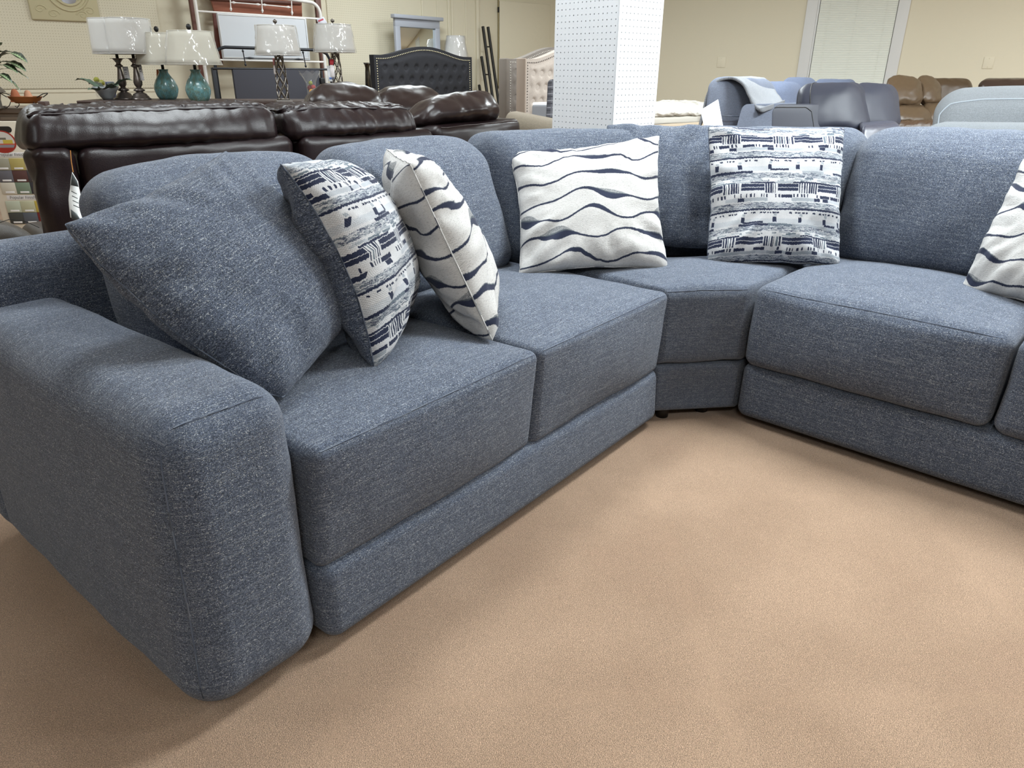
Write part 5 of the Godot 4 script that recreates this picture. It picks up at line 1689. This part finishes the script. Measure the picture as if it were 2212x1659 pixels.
func build_swatches() -> void:
	var o := at(-60, 480, 4.2)
	var tl := at(-52, 262, 4.35)
	# local: x to the right, y up, face at z = 0
	var w := 0.37
	var h := tl.y
	var tr := facing(Vector3(tl.x, 0, tl.z), Vector3(1, 0, -0.12))
	tr.basis = tr.basis * Basis(Vector3.RIGHT, 0.0)
	var t := thing("swatch_board", "cream finish sample board with colour swatches leaning at far left", "display board", tr)
	var cream := std(Color8(216, 206, 188), 0.6)
	part("board", bx(Vector3(0, 0.0, -0.012), Vector3(w, h, 0.0), 0.003), cream, t)
	part("handle_slot", slab(pill(0.14, h - 0.047, 0.10, 0.036), 0.0, 0.002), std(Color8(34, 28, 24), 0.8), t)
	# round emblem: red ring round a picture of a red barn scene
	var em := Image.create(128, 128, false, Image.FORMAT_RGB8)
	for y in 128:
		for x in 128:
			var c := Color8(206, 200, 192)
			if y > 78: c = Color8(140, 132, 138)
			if y > 96: c = Color8(150, 44, 34)
			if y > 52 and y < 74 and x > 66 and x < 112: c = Color8(200, 176, 74)
			if y > 40 and y < 52 and x > 44 and x < 84: c = Color8(110, 104, 92)
			if y >= 74 and y <= 80: c = Color8(190, 90, 70)
			if Vector2(x - 63.5, y - 63.5).length() > 57: c = Color8(156, 48, 38)
			em.set_pixel(x, y, c)
	var emm := std(Color.WHITE, 0.4)
	emm.albedo_texture = tex(em)
	var disc := PackedVector2Array()
	for k in 32: disc.append(Vector2(0.12 + cos(TAU * k / 32) * 0.078, h - 0.118 + sin(TAU * k / 32) * 0.066))
	var dm := slab(disc, 0.0, 0.003)
	emm.uv1_scale = Vector3(1.0 / 0.156, 1.0 / 0.132, 1)
	emm.uv1_offset = Vector3(-(0.12 - 0.078) / 0.156, (h - 0.118 + 0.066) / 0.132, 0)
	part("emblem", dm, emm, t)
	var rows := [
		["Popular Finish Options", h - 0.195],
		[[Color8(150, 146, 128), Color8(176, 160, 96), Color8(192, 178, 154), Color8(190, 160, 118)], h - 0.285, 0.07],
		[[Color8(96, 94, 100), Color8(84, 54, 50), Color8(72, 66, 68), Color8(56, 52, 56)], h - 0.357, 0.07],
		[[Color8(196, 188, 172), Color8(118, 132, 112), Color8(54, 52, 58), Color8(176, 148, 116)], h - 0.429, 0.07],
		["Popular Finish Options", h - 0.453],
		[[Color8(176, 180, 160), Color8(178, 176, 146), Color8(188, 166, 74), Color8(230, 224, 218)], h - 0.543, 0.07],
		[[Color8(60, 60, 56), Color8(84, 88, 96), Color8(110, 30, 26), Color8(84, 44, 40)], h - 0.615, 0.07]]
	var lab := std(Color8(226, 222, 220), 0.6)
	var ink := std(Color8(110, 106, 104), 0.7)
	for r in rows:
		if r[0] is String:
			part("title_strip", bx(Vector3(0.06, r[1] - 0.013, 0.0), Vector3(0.33, r[1] + 0.015, 0.002), 0.0005), lab, t)
			var tm := text_mesh(r[0], 0.024)
			var o2 := part("title", tm, ink, t)
			o2.position = Vector3(0.20, r[1] + 0.002, 0.003)
			continue
		for k in r[0].size():
			var x0: float = 0.045 + k * 0.086
			var s := part("swatch", bx(Vector3(x0, r[1], 0.0), Vector3(min(x0 + 0.085, w - 0.002), r[1] + r[2], 0.006), 0.001), std(r[0][k], 0.6), t)
			part("swatch_label", bx(Vector3(x0 + 0.02, r[1] + 0.006, 0.006), Vector3(min(x0 + 0.072, w - 0.004), r[1] + 0.016, 0.0075), 0.0004), lab, s)

func pill(cx: float, cy: float, w: float, h: float) -> PackedVector2Array:
	var p := PackedVector2Array()
	var r := h / 2
	for k in 10: p.append(Vector2(cx + w / 2 - r + cos(PI * k / 9 - PI / 2) * r, cy + sin(PI * k / 9 - PI / 2) * r))
	for k in 10: p.append(Vector2(cx - w / 2 + r + cos(PI * k / 9 + PI / 2) * r, cy + sin(PI * k / 9 + PI / 2) * r))
	return p

# ------------------------------------------------------------------ headboards, mirror, rails
# a tufted headboard: local x across, y up, face at z = 0; rise is the arch
func tufted(t: Node3D, tr: Transform3D, w: float, top: float, rise: float, bottom: float, cols: int, pitch: float, m: Material, nail: Material, btn: Material, border := 0.07) -> void:
	var st := SurfaceTool.new()
	st.begin(Mesh.PRIMITIVE_TRIANGLES)
	var nx := 100
	var ny := 60
	var px := (w - 2 * border) / cols
	var btns := []
	var r := 0
	var y := top - 0.13
	while y > bottom + 0.05:
		for c in cols + (0 if r % 2 == 0 else 1):
			btns.append(Vector2(border + px * (c + (0.5 if r % 2 == 0 else 0.0)), y))
		y -= pitch
		r += 1
	for j in ny + 1:
		for i in nx + 1:
			var fx := float(i) / nx
			var x := fx * w
			var edge := top + rise * arch_of(fx)
			var yy: float = lerp(bottom, edge, float(j) / ny)
			var z := 0.0
			var inside: float = min(min(x, w - x), edge - yy)
			if inside > border:
				var d := 9.0
				for b in btns:
					d = min(d, Vector2(x - b.x, yy - b.y).length())
				var dia: float = min(abs(fposmod((x - border) / px + (yy - top + 0.13) / (2.0 * pitch) + 0.5, 1.0) - 0.5), abs(fposmod((x - border) / px - (yy - top + 0.13) / (2.0 * pitch) + 0.5, 1.0) - 0.5))
				z = 0.012 - 0.034 * exp(-d * d / (0.028 * 0.028)) - 0.002 * exp(-dia * dia * 160.0)
				z *= smoothstep(0.0, 0.03, inside - border) 
			st.set_uv(Vector2(x, -yy))
			st.add_vertex(Vector3(x, yy, z))
	for j in ny:
		for i in nx:
			var a := j * (nx + 1) + i
			var b := a + nx + 1
			for x in [a, b + 1, a + 1, a, b, b + 1]: st.add_index(x)
	st.generate_normals()
	var face := part("tufted_face", st.commit(), m, t)
	face.transform = tr
	var poly := PackedVector2Array([Vector2(0, bottom), Vector2(w, bottom)])
	for k in 33: poly.append(Vector2(w * (1.0 - k / 32.0), top + rise * arch_of(1.0 - k / 32.0)))
	part("frame", slab(poly, -0.08, -0.001), m, t).transform = tr
	for s in [0.05, w - 0.05]:
		part("leg", bx(Vector3(s - 0.03, 0, -0.07), Vector3(s + 0.03, bottom + 0.01, -0.02), 0.003), M.black, t).transform = tr
	# nail heads round the border
	var nails := SurfaceTool.new()
	nails.begin(Mesh.PRIMITIVE_TRIANGLES)
	var head := lathe([[0.0065, 0.0], [0.005, 0.003], [0.0, 0.0042]], 8)
	var q := Basis(Vector3.RIGHT, PI / 2)
	var n := int(w / 0.026)
	var e := border * 0.55
	for k in n + 1:
		var f: float = lerp(e / w, 1.0 - e / w, float(k) / n)
		nails.append_from(head, 0, Transform3D(q, Vector3(f * w, top + rise * arch_of(f) - e, 0.001)))
	var hgt := top - e - bottom
	for k in range(1, int(hgt / 0.026)):
		for x in [e, w - e]:
			nails.append_from(head, 0, Transform3D(q, Vector3(x, top - e - k * 0.026, 0.001)))
	var nm := part("nailhead_trim", nails.commit(), nail, t)
	nm.transform = tr
	nm.set_meta("kind", "stuff")
	var bm := lathe([[0.013, 0.0], [0.011, 0.006], [0.0, 0.009]], 10)
	for b in btns:
		part("button", bm, btn, t).transform = tr * Transform3D(q, Vector3(b.x, b.y, -0.014))

func arch_of(f: float) -> float:
	var a := clampf((f - 0.08) / 0.84, 0.0, 1.0)
	return pow(0.5 - 0.5 * cos(TAU * a), 0.8)

func build_beds() -> void:
	# charcoal tufted headboard
	var ch := cloth(M.plain_weave, Vector2(0.15, 0.15), 0.95, 0.3, 0.2)
	ch.albedo_color = Color8(54, 54, 58)
	var pearl := std(Color8(206, 196, 160), 0.3, 0.3)
	var a := at(807, 118, 8.0)
	var b := at(1019, 123, 9.05)
	var tf := facing(low(a), low(b) - low(a))
	var t := thing("headboard", "charcoal grey button-tufted headboard with pale nail trim", "headboard", tf)
	tufted(t, Transform3D(), (low(b) - low(a)).length(), a.y, 0.10, 0.35, 9, 0.128, ch, pearl, std(Color8(50, 50, 54), 0.8))
	# two pale headboards beside the column
	var be := cloth(M.plain_weave, Vector2(0.15, 0.15), 0.85, 0.3, 0.3)
	be.albedo_color = Color8(204, 191, 180)
	var ta := cloth(M.plain_weave, Vector2(0.15, 0.15), 0.85, 0.3, 0.3)
	ta.albedo_color = Color8(146, 138, 131)
	var nail := std(Color8(96, 88, 84), 0.35, 0.6)
	var nail2 := std(Color8(214, 208, 200), 0.35, 0.4)
	a = at(1135, 127, 7.0)
	b = a + Vector3(0.70, 0, -0.714) * 1.55
	t = thing("headboard", "pale beige tufted headboard with dark nail heads beside the column", "headboard", facing(low(a), b - a), "pale tufted headboards")
	tufted(t, Transform3D(), 1.55, a.y, 0.13, 0.3, 12, 0.128, be, nail, be, 0.06)
	part("wing", bx(Vector3(-0.025, 0.3, -0.1), Vector3(0.0, a.y + 0.005, 0.02), 0.01), std(Color8(160, 145, 132), 0.9), t)
	a = at(1098, 127, 7.7)
	b = a + Vector3(0.70, 0, -0.714) * 1.5
	t = thing("headboard", "greyer taupe tufted headboard half hidden behind the pale beige one", "headboard", facing(low(a), b - a), "pale tufted headboards")
	tufted(t, Transform3D(), 1.5, a.y, 0.13, 0.3, 12, 0.128, ta, nail2, ta, 0.06)
	part("wing", bx(Vector3(-0.05, 0.3, -0.1), Vector3(0.0, a.y + 0.005, 0.02), 0.012), std(Color8(112, 104, 96), 0.9), t)
	# mattress and plaid chair by the column
	var mt := stand("mattress", "grey sided mattress with white top beside the pale headboard", "mattress", low(at(1185, 240, 6.4)))
	blob("border", [at(1147, 226, 6.3), at(1240, 226, 6.3), at(1240, 262, 6.3), at(1147, 262, 6.3)], Vector3(0.5, 0, -0.4), {"r": 0.02, "cell": 0.05, "wr": 0.006, "wf": 6.0}, std(Color8(150, 152, 158), 0.7), mt)
	blob("top_panel", [at(1149, 221, 6.35), at(1240, 219, 6.35), at(1240, 227, 6.31), at(1148, 227, 6.31)], Vector3(0.5, 0, -0.4), {"r": 0.015, "cell": 0.05}, std(Color8(224, 222, 218), 0.8), mt)
	var m1 := at(1147, 261, 6.32)
	var m2 := at(1240, 261, 6.32)
	blob("bed_base", [m1, m2, low(m2), low(m1)], Vector3(0.5, 0, -0.4), {"r": 0.02, "cell": 0.2}, M.dark_void, mt)
	var pim := Image.create(128, 128, false, Image.FORMAT_RGB8)
	pim.fill(Color8(78, 78, 84))
	for k in 4:
		pim.fill_rect(Rect2i(k * 32 + 10, 0, 6, 128), Color8(104, 104, 112))
		pim.fill_rect(Rect2i(0, k * 32 + 8, 128, 5), Color8(132, 132, 138))
		pim.fill_rect(Rect2i(0, k * 32 + 22, 128, 5), Color8(58, 58, 64))
	var pm := std(Color.WHITE, 0.95)
	pm.albedo_texture = tex(pim)
	pm.uv1_scale = Vector3(4.5, 4.5, 1)
	var pc := stand("plaid_chair", "grey plaid upholstered chair back showing beside the column", "chair", low(at(1195, 230, 5.8)))
	blob("backrest", [at(1181, 172, 5.75), at(1240, 168, 5.75), at(1240, 300, 5.75), at(1174, 300, 5.75)], Vector3(0.06, 0, -0.12), {"r": 0.03, "cell": 0.05}, pm, pc)
	m1 = at(1176, 296, 5.76)
	m2 = at(1240, 296, 5.76)
	blob("seat", [m1, m2, low(m2) + Vector3.UP * 0.15, low(m1) + Vector3.UP * 0.15], Vector3(0.3, 0, -0.5), {"r": 0.03, "cell": 0.1}, pm, pc)
	for q in [low(m1) + Vector3(0.05, 0, -0.06), low(m2) + Vector3(0.0, 0, -0.08)]:
		wpart("leg", bar(q, q + Vector3.UP * 0.17, 0.02), M.black, pc)
	# grey framed mirror on its dresser
	a = at(849, 30, 9.15)
	b = a + Vector3(0.64, 0, -0.768) * 0.835
	var gf := std(Color8(168, 172, 182), 0.5)
	var mf := facing(low(a), b - a)
	var W := 0.835
	var T: float = a.y
	var mi := thing("mirror", "grey framed dresser mirror with moulded cornice behind the headboard", "mirror", Transform3D(mf.basis, mf.origin + Vector3.UP * 0.86))
	part("cornice", bx(Vector3(-0.02, T - 0.905, -0.03), Vector3(W + 0.02, T - 0.86, 0.05), 0.008), gf, mi)
	part("top_rail", bx(Vector3(0.02, T - 1.0, -0.03), Vector3(W - 0.02, T - 0.90, 0.012), 0.004), gf, mi)
	part("stile", bx(Vector3(0.02, 0.03, -0.03), Vector3(0.10, T - 0.99, 0.012), 0.004), gf, mi)
	part("stile", bx(Vector3(W - 0.10, 0.03, -0.03), Vector3(W - 0.02, T - 0.99, 0.012), 0.004), gf, mi)
	part("bottom_rail", bx(Vector3(0.02, 0.0, -0.03), Vector3(W - 0.02, 0.1, 0.012), 0.004), gf, mi)
	part("mirror_glass", bx(Vector3(0.08, 0.08, -0.02), Vector3(W - 0.08, T - 0.98, -0.008), 0.001), std(Color(0.92, 0.94, 0.93), 0.02, 1.0), mi)
	var dr := thing("dresser", "grey dresser under the framed mirror, mostly hidden by the headboard", "dresser", mf)
	part("body", bx(Vector3(-0.2, 0.08, 0.0), Vector3(1.06, 0.835, 0.38), 0.004), gf, dr)
	part("top", bx(Vector3(-0.22, 0.83, -0.02), Vector3(1.08, 0.858, 0.40), 0.004), gf, dr)
	for q in [-0.16, 1.02]:
		for z in [0.05, 0.33]:
			part("leg", bx(Vector3(q - 0.03, 0, z - 0.03), Vector3(q + 0.03, 0.085, z + 0.03), 0.003), gf, dr)
	# white lamp on that dresser
	var lp := mf * Vector3(1.0, 0.858, 0.12)
	var la := thing("table_lamp", "white plastic-wrapped lamp beside the grey framed mirror", "lamp", Transform3D(Basis(), lp))
	part("base", lathe([[0.0, 0.0], [0.07, 0.0], [0.07, 0.02], [0.02, 0.04], [0.06, 0.16], [0.05, 0.24], [0.015, 0.34], [0.012, 0.5], [0.0, 0.5]], 24), std(Color8(200, 198, 192), 0.4), la)
	shade(la, 0.165, 0.12, 0.44, 0.73, shade_material(Color8(210, 208, 204)), 14.0)
	# black glazed vase
	var vz := at(797, 200, 7.2)
	vz.y = 0.93
	var ped := stand("pedestal", "narrow dark stand under the black vase, hidden behind the leather cushions", "stand", low(vz))
	wpart("column", bx(low(vz) + Vector3(-0.07, 0.03, -0.07), low(vz) + Vector3(0.07, 0.9, 0.07), 0.004), M.foot, ped)
	wpart("top", bx(low(vz) + Vector3(-0.1, 0.9, -0.1), low(vz) + Vector3(0.1, 0.93, 0.1), 0.004), M.foot, ped)
	wpart("base", bx(low(vz) + Vector3(-0.1, 0.0, -0.1), low(vz) + Vector3(0.1, 0.03, 0.1), 0.004), M.foot, ped)
	var bz := std(Color8(40, 34, 26), 0.2)
	bz.albedo_texture = noise_tex(128, 128, 0.06, 3, Color8(20, 18, 17), Color8(58, 48, 30), 55)
	bz.albedo_color = Color.WHITE
	var bv := thing("tall_vase", "slim black and gold flared vase left of the charcoal headboard", "vase", Transform3D(Basis(), vz))
	part("body", lathe([[0.0, 0.0], [0.032, 0.0], [0.03, 0.1], [0.024, 0.2], [0.02, 0.24], [0.026, 0.27], [0.038, 0.288], [0.036, 0.288], [0.02, 0.255], [0.0, 0.25]], 24), bz, bv)
	# black bed rails leaning in the corner
	var rails := thing("bed_rails", "black metal bed rails with short rungs leaning in the corner", "bed rails", Transform3D(Basis(), low(onl(1070, 260, 0.75))))
	var ends := [[1043, 57, 1068, 240], [1054, 58, 1081, 250], [1040, 122, 1058, 240], [1035, 184, 1044, 240]]
	for q in ends:
		var p := onl(q[0], q[1], 0.12)
		var g := onl(q[2], q[3], 0.35)
		var f := p + (g - p) * ((p.y - 0.02) / (p.y - g.y))
		var st := SurfaceTool.new()
		st.begin(Mesh.PRIMITIVE_TRIANGLES)
		tube_into(st, PackedVector3Array([p, f]), 0.021, 4)
		st.generate_normals()
		wpart("rail", st.commit(), M.foot, rails)
	for q in [[1051, 101, 1061, 101], [1049, 161, 1060, 161]]:
		wpart("rung", bar(onl(q[0], q[1], 0.17), onl(q[2], q[3], 0.17), 0.009), M.foot, rails)
	# relief frame on the pegboard
	var rf := facing(lw(7.13, 1.59, 0.02), -WALL_L)
	var re := thing("relief_frame", "square cream plaster relief frame round an oval mirror on pegboard wall", "wall art", rf)
	var pl := std(Color8(196, 186, 152), 0.85)
	part("plaque", bx(Vector3(0, 0, 0), Vector3(0.62, 0.62, 0.03), 0.012), pl, re)
	for q in [[0.20, 0.235, 0.012], [0.15, 0.185, 0.014]]:
		var ring := []
		for k in 49: ring.append(Vector3(0.36 + cos(TAU * k / 48) * q[0], 0.33 + sin(TAU * k / 48) * q[1], 0.03))
		part("moulding", tube_mesh([ring], q[2], 8), pl, re)
	for q in [[0.09, 0.1, 1.0], [0.53, 0.1, -1.0], [0.09, 0.54, 1.0], [0.53, 0.54, -1.0], [0.2, 0.06, 1.0], [0.46, 0.06, -1.0]]:
		var sp := []
		var rr2 := []
		for k in 30:
			var f := k / 29.0
			sp.append(Vector3(q[0] + q[2] * cos(f * 8.0) * 0.055 * (1.0 - f * 0.8), q[1] + sin(f * 8.0) * 0.04 * (1.0 - f * 0.8), 0.03))
			rr2.append(0.007 * (1.0 - f * 0.5))
		part("scroll", tube_mesh([sp], rr2, 6), pl, re)
	var ov := PackedVector2Array()
	for k in 40: ov.append(Vector2(0.36 + cos(TAU * k / 40) * 0.098, 0.33 + sin(TAU * k / 40) * 0.19))
	part("oval_mirror", slab(ov, 0.03, 0.034), std(Color(0.85, 0.86, 0.9), 0.08, 1.0), re)
	build_metal_beds()

func knob_bar(a: Vector3, b: Vector3, r: float) -> ArrayMesh:
	# a thin spindle with a turned knob near each end
	var path := []
	var rad := []
	var n := 24
	for i in n + 1:
		var f := float(i) / n
		path.append(a.lerp(b, f))
		var d: float = min(abs(f - 0.09), abs(f - 0.91))
		rad.append(r * (1.0 + 1.5 * exp(-d * d / 0.0015)))
	return tube_mesh([path], rad, 8)

func build_metal_beds() -> void:
	# red brown wooden headboard against the wall
	var rwd := std(Color.WHITE, 0.45)
	rwd.albedo_texture = wood_grain(Color8(168, 104, 82), Color8(146, 88, 68))
	var dkr := std(Color8(96, 56, 44), 0.45)
	var t := stand("wooden_headboard", "reddish brown wooden headboard leaning on the wall behind white bed", "headboard", low(onl(560, 200, 0.16)))
	var c := [onl(440, -60, 0.14), onl(650, -60, 0.14), onl(653, 36, 0.14), onl(466, 36, 0.14)]
	var dv := -NL * 0.03
	blob("panel", c, dv, {"r": 0.004, "cell": 0.6, "k": 1}, rwd, t)
	blob("rail", [onl(452, -6, 0.165), onl(652, 4, 0.165), onl(652, 10, 0.165), onl(454, 1, 0.165)], dv, {"r": 0.004, "cell": 0.6, "k": 1}, dkr, t)
	var l1 := onl(463, 30, 0.14)
	blob("stile", [onl(460, 28, 0.145), onl(474, 28, 0.145), onl(482, 140, 0.145), onl(471, 140, 0.145)], dv, {"r": 0.004, "cell": 0.6, "k": 1}, std(Color8(112, 62, 52), 0.5), t)
	for q in [[412, 428], [676, 688]]:
		var u := lw(0, 0)
		var p0 := onl(q[0] - 12 if q[0] < 500 else q[0], -60, 0.2)
		var p1 := onl(q[1] - 12 if q[0] < 500 else q[1], -60, 0.2)
		blob("post", [p0, p1, low(p1), low(p0)], -NL * 0.05, {"r": 0.006, "cell": 1.0, "k": 2}, dkr, t)
	# white metal bed with an upholstered panel
	var wm := std(Color8(228, 224, 220), 0.4)
	var wp := std(Color8(204, 207, 212), 0.75)
	var o := 0.34
	t = stand("metal_headboard", "white metal headboard with curved top corners and pale panel", "headboard", low(onl(560, 200, o)))
	var pl := onl(424, 22, o)
	var pr := onl(693, 40, o)
	var g := []
	g.append(low(pl)); g.append(Vector3(pl.x, 1.0, pl.z)); g.append(pl)
	var up := Vector3.UP
	var wdir := (low(pr) - low(pl)).normalized()
	for k in 9:
		var f := k / 8.0 * PI / 2
		g.append(pl + up * (0.10 + 0.13 * sin(f)) + wdir * 0.13 * (1.0 - cos(f)))
	for k in 9:
		var f := PI / 2 - k / 8.0 * PI / 2
		g.append(Vector3(pr.x, pl.y, pr.z) + up * (0.02 + 0.13 * sin(f)) - wdir * 0.13 * (1.0 - cos(f)))
	g.append(Vector3(pr.x, 1.0, pr.z)); g.append(low(pr))
	wpart("frame", tube_mesh([g], 0.019, 12), wm, t)
	wpart("rail", bar(onl(424, 24, o), onl(694, 41, o), 0.011), wm, t)
	wpart("rail", bar(onl(455, 129, o), onl(704, 134, o), 0.011), wm, t)
	for q in [[495, -30, 499, 24], [563, -30, 567, 28], [628, -30, 631, 33]]:
		wpart("spindle", knob_bar(onl(q[0], q[1], o), onl(q[2], q[3], o), 0.0065), wm, t)
	wpart("crossbar", knob_bar(onl(499, 5, o), onl(563, 10, o), 0.006), wm, t)
	wpart("crossbar", knob_bar(onl(566, 10, o), onl(628, 16, o), 0.006), wm, t)
	blob("upholstered_panel", [onl(468, 28, o + 0.02), onl(662, 40, o + 0.02), onl(671, 131, o + 0.02), onl(482, 127, o + 0.02)], -NL * 0.035, {"r": 0.012, "cell": 0.1, "k": 3}, wp, t)
	wpart("panel_edge", tube_mesh([[onl(470, 31, o + 0.023), onl(658, 41, o + 0.023), onl(667, 126, o + 0.023), onl(484, 124, o + 0.023), onl(470, 31, o + 0.023)]], 0.004, 5), wm, t)
	# black tubular footboard in front
	var bk := std(Color8(36, 38, 44), 0.4, 0.3)
	o = 0.55
	t = stand("metal_footboard", "black tubular metal footboard with curved top before the white panel", "footboard", low(onl(590, 200, o)))
	var e1 := onl(462, 122, o)
	var e2 := onl(712, 128, o)
	var path := [low(e1), Vector3(e1.x, 0.5, e1.z), e1, onl(466, 112, o), onl(474, 105, o), onl(486, 102, o), onl(580, 105, o), onl(680, 108, o), onl(696, 111, o), onl(706, 117, o), e2, Vector3(e2.x, 0.5, e2.z), low(e2)]
	wpart("frame", tube_mesh([path], 0.017, 12), bk, t)
	for q in [[524, 107, 531, 143], [654, 110, 661, 146]]:
		wpart("spindle", knob_bar(onl(q[0], q[1], o), onl(q[2], q[3], o), 0.006), bk, t)
	wpart("crossbar", knob_bar(onl(528, 125, o), onl(655, 128, o), 0.005), bk, t)
	# dark panel bed
	var dp := std(Color8(58, 58, 66), 0.8)
	o = 0.75
	t = stand("panel_bed", "dark charcoal panel headboard on a black frame behind the sofa", "headboard", low(onl(590, 200, o)))
	var b1 := onl(459, 148, o)
	var b2 := onl(709, 150, o)
	wpart("top_rail", bar(b1, b2, 0.012), bk, t)
	blob("post", [onl(457, 146, o), onl(466, 146, o), low(onl(466, 146, o)), low(onl(457, 146, o))], -NL * 0.04, {"r": 0.005, "cell": 1.0, "k": 2}, bk, t)
	blob("post", [onl(693, 150, o), onl(697, 150, o), low(onl(697, 150, o)), low(onl(693, 150, o))], -NL * 0.04, {"r": 0.005, "cell": 1.0, "k": 2}, bk, t)
	blob("panel", [onl(502, 149, o + 0.01), onl(690, 150, o + 0.01), onl(697, 245, o + 0.01), onl(515, 245, o + 0.01)], -NL * 0.04, {"r": 0.01, "cell": 0.3, "k": 2}, dp, t)
	blob("edge_cap", [onl(692, 168, o + 0.04), onl(702, 168, o + 0.04), onl(704, 182, o + 0.04), onl(694, 182, o + 0.04)], -NL * 0.05, {"r": 0.01, "cell": 0.3, "k": 3}, M.black, t)

func build_far_mattress() -> void:
	var t := stand("mattress", "mattress wrapped in clear crumpled plastic by the right wall", "mattress", low(at(1450, 270, 8.6)))
	var dv := Vector3(0.5, 0, -0.5)
	blob("mattress_body", [at(1380, 224, 8.6), at(1503, 229, 8.6), at(1503, 256, 8.6), at(1380, 258, 8.6)], dv, {"r": 0.07, "cell": 0.05, "k": 6}, std(Color8(206, 200, 188), 0.8), t)
	var pw := std(Color8(214, 210, 202), 0.25)
	pw.normal_enabled = true
	pw.normal_texture = noise_tex(256, 256, 0.02, 4, Color.BLACK, Color.WHITE, 77, true, 8.0)
	pw.uv1_scale = Vector3(1.2, 1.2, 1)
	blob("plastic_cover", [at(1376, 221, 8.55), at(1506, 227, 8.55), at(1512, 250, 8.55), at(1376, 254, 8.55)], dv * 1.03, {"r": 0.08, "cell": 0.02, "py": 0.03, "wr": 0.018, "wf": 5.0, "stretch": Vector3(2.0, 0.6, 1.0), "k": 6}, pw, t)
	var a := at(1376, 254, 8.58)
	var b := at(1510, 250, 8.58)
	blob("box_spring", [a, b, at(1508, 266, 8.58), at(1376, 272, 8.58)], dv, {"r": 0.03, "cell": 0.05, "wr": 0.006, "wf": 4.0}, std(Color8(164, 158, 148), 0.5), t)
	blob("bed_rail", [at(1370, 272, 8.5), at(1540, 262, 8.5), at(1540, 284, 8.5), at(1370, 290, 8.5)], dv * 0.1, {"r": 0.01, "cell": 0.3}, std(Color8(170, 152, 128), 0.5), t)
	a = at(1376, 284, 8.6)
	b = at(1512, 282, 8.6)
	for q in [low(a), low(b)]:
		wpart("leg", bar(q, Vector3(q.x, 0.45, q.z), 0.03), M.foot, t)

func build_hang_label() -> void:
	# the maker's tag that hangs on the end of the left back cushion
	var c := [at(155, 372, 2.62), at(166, 390, 2.62), at(178, 476, 2.62), at(152, 470, 2.62)]
	var paper := std(Color8(222, 222, 220), 0.6)
	var dark := std(Color8(74, 80, 82), 0.6)
	var t := thing("hang_tag", "white and grey maker tag on a string behind the left back cushion", "tag", Transform3D(Basis(), c[3]))
	wpart("card", sheet([c[0], at(152, 402, 2.62), at(148, 432, 2.62), c[3]], [at(168, 392, 2.64), at(172, 412, 2.64), at(178, 440, 2.64), c[2]], 0.002, 2), paper, t)
	wpart("header", sheet([at(156, 374, 2.615), at(153, 400, 2.615)], [at(166, 390, 2.615), at(170, 404, 2.615)], 0.001, 1), dark, t)
	wpart("footer", sheet([at(153, 452, 2.615), at(155, 474, 2.615)], [at(166, 462, 2.615), at(176, 478, 2.615)], 0.001, 1), dark, t)
	for i in 4:
		var y := 412.0 + i * 10
		wpart("print", sheet([at(154 + i * 1.5, y, 2.613), at(154 + i * 1.5, y + 2, 2.613)], [at(166 + i * 2, y + 6, 2.613), at(166 + i * 2, y + 8, 2.613)], 0.0005, 1), dark, t)
	wpart("string", tube_mesh([[at(152, 325, 2.62), at(154, 350, 2.62), at(158, 372, 2.62)]], 0.0016, 5), std(Color8(170, 112, 48), 0.7), t)

func build_background() -> void:
	build_column()
	build_walls_detail()
	build_leather()
	build_right_seating()
	build_left_displays()
	build_left_corner()
	build_beds()
	build_far_mattress()
	build_hang_label()
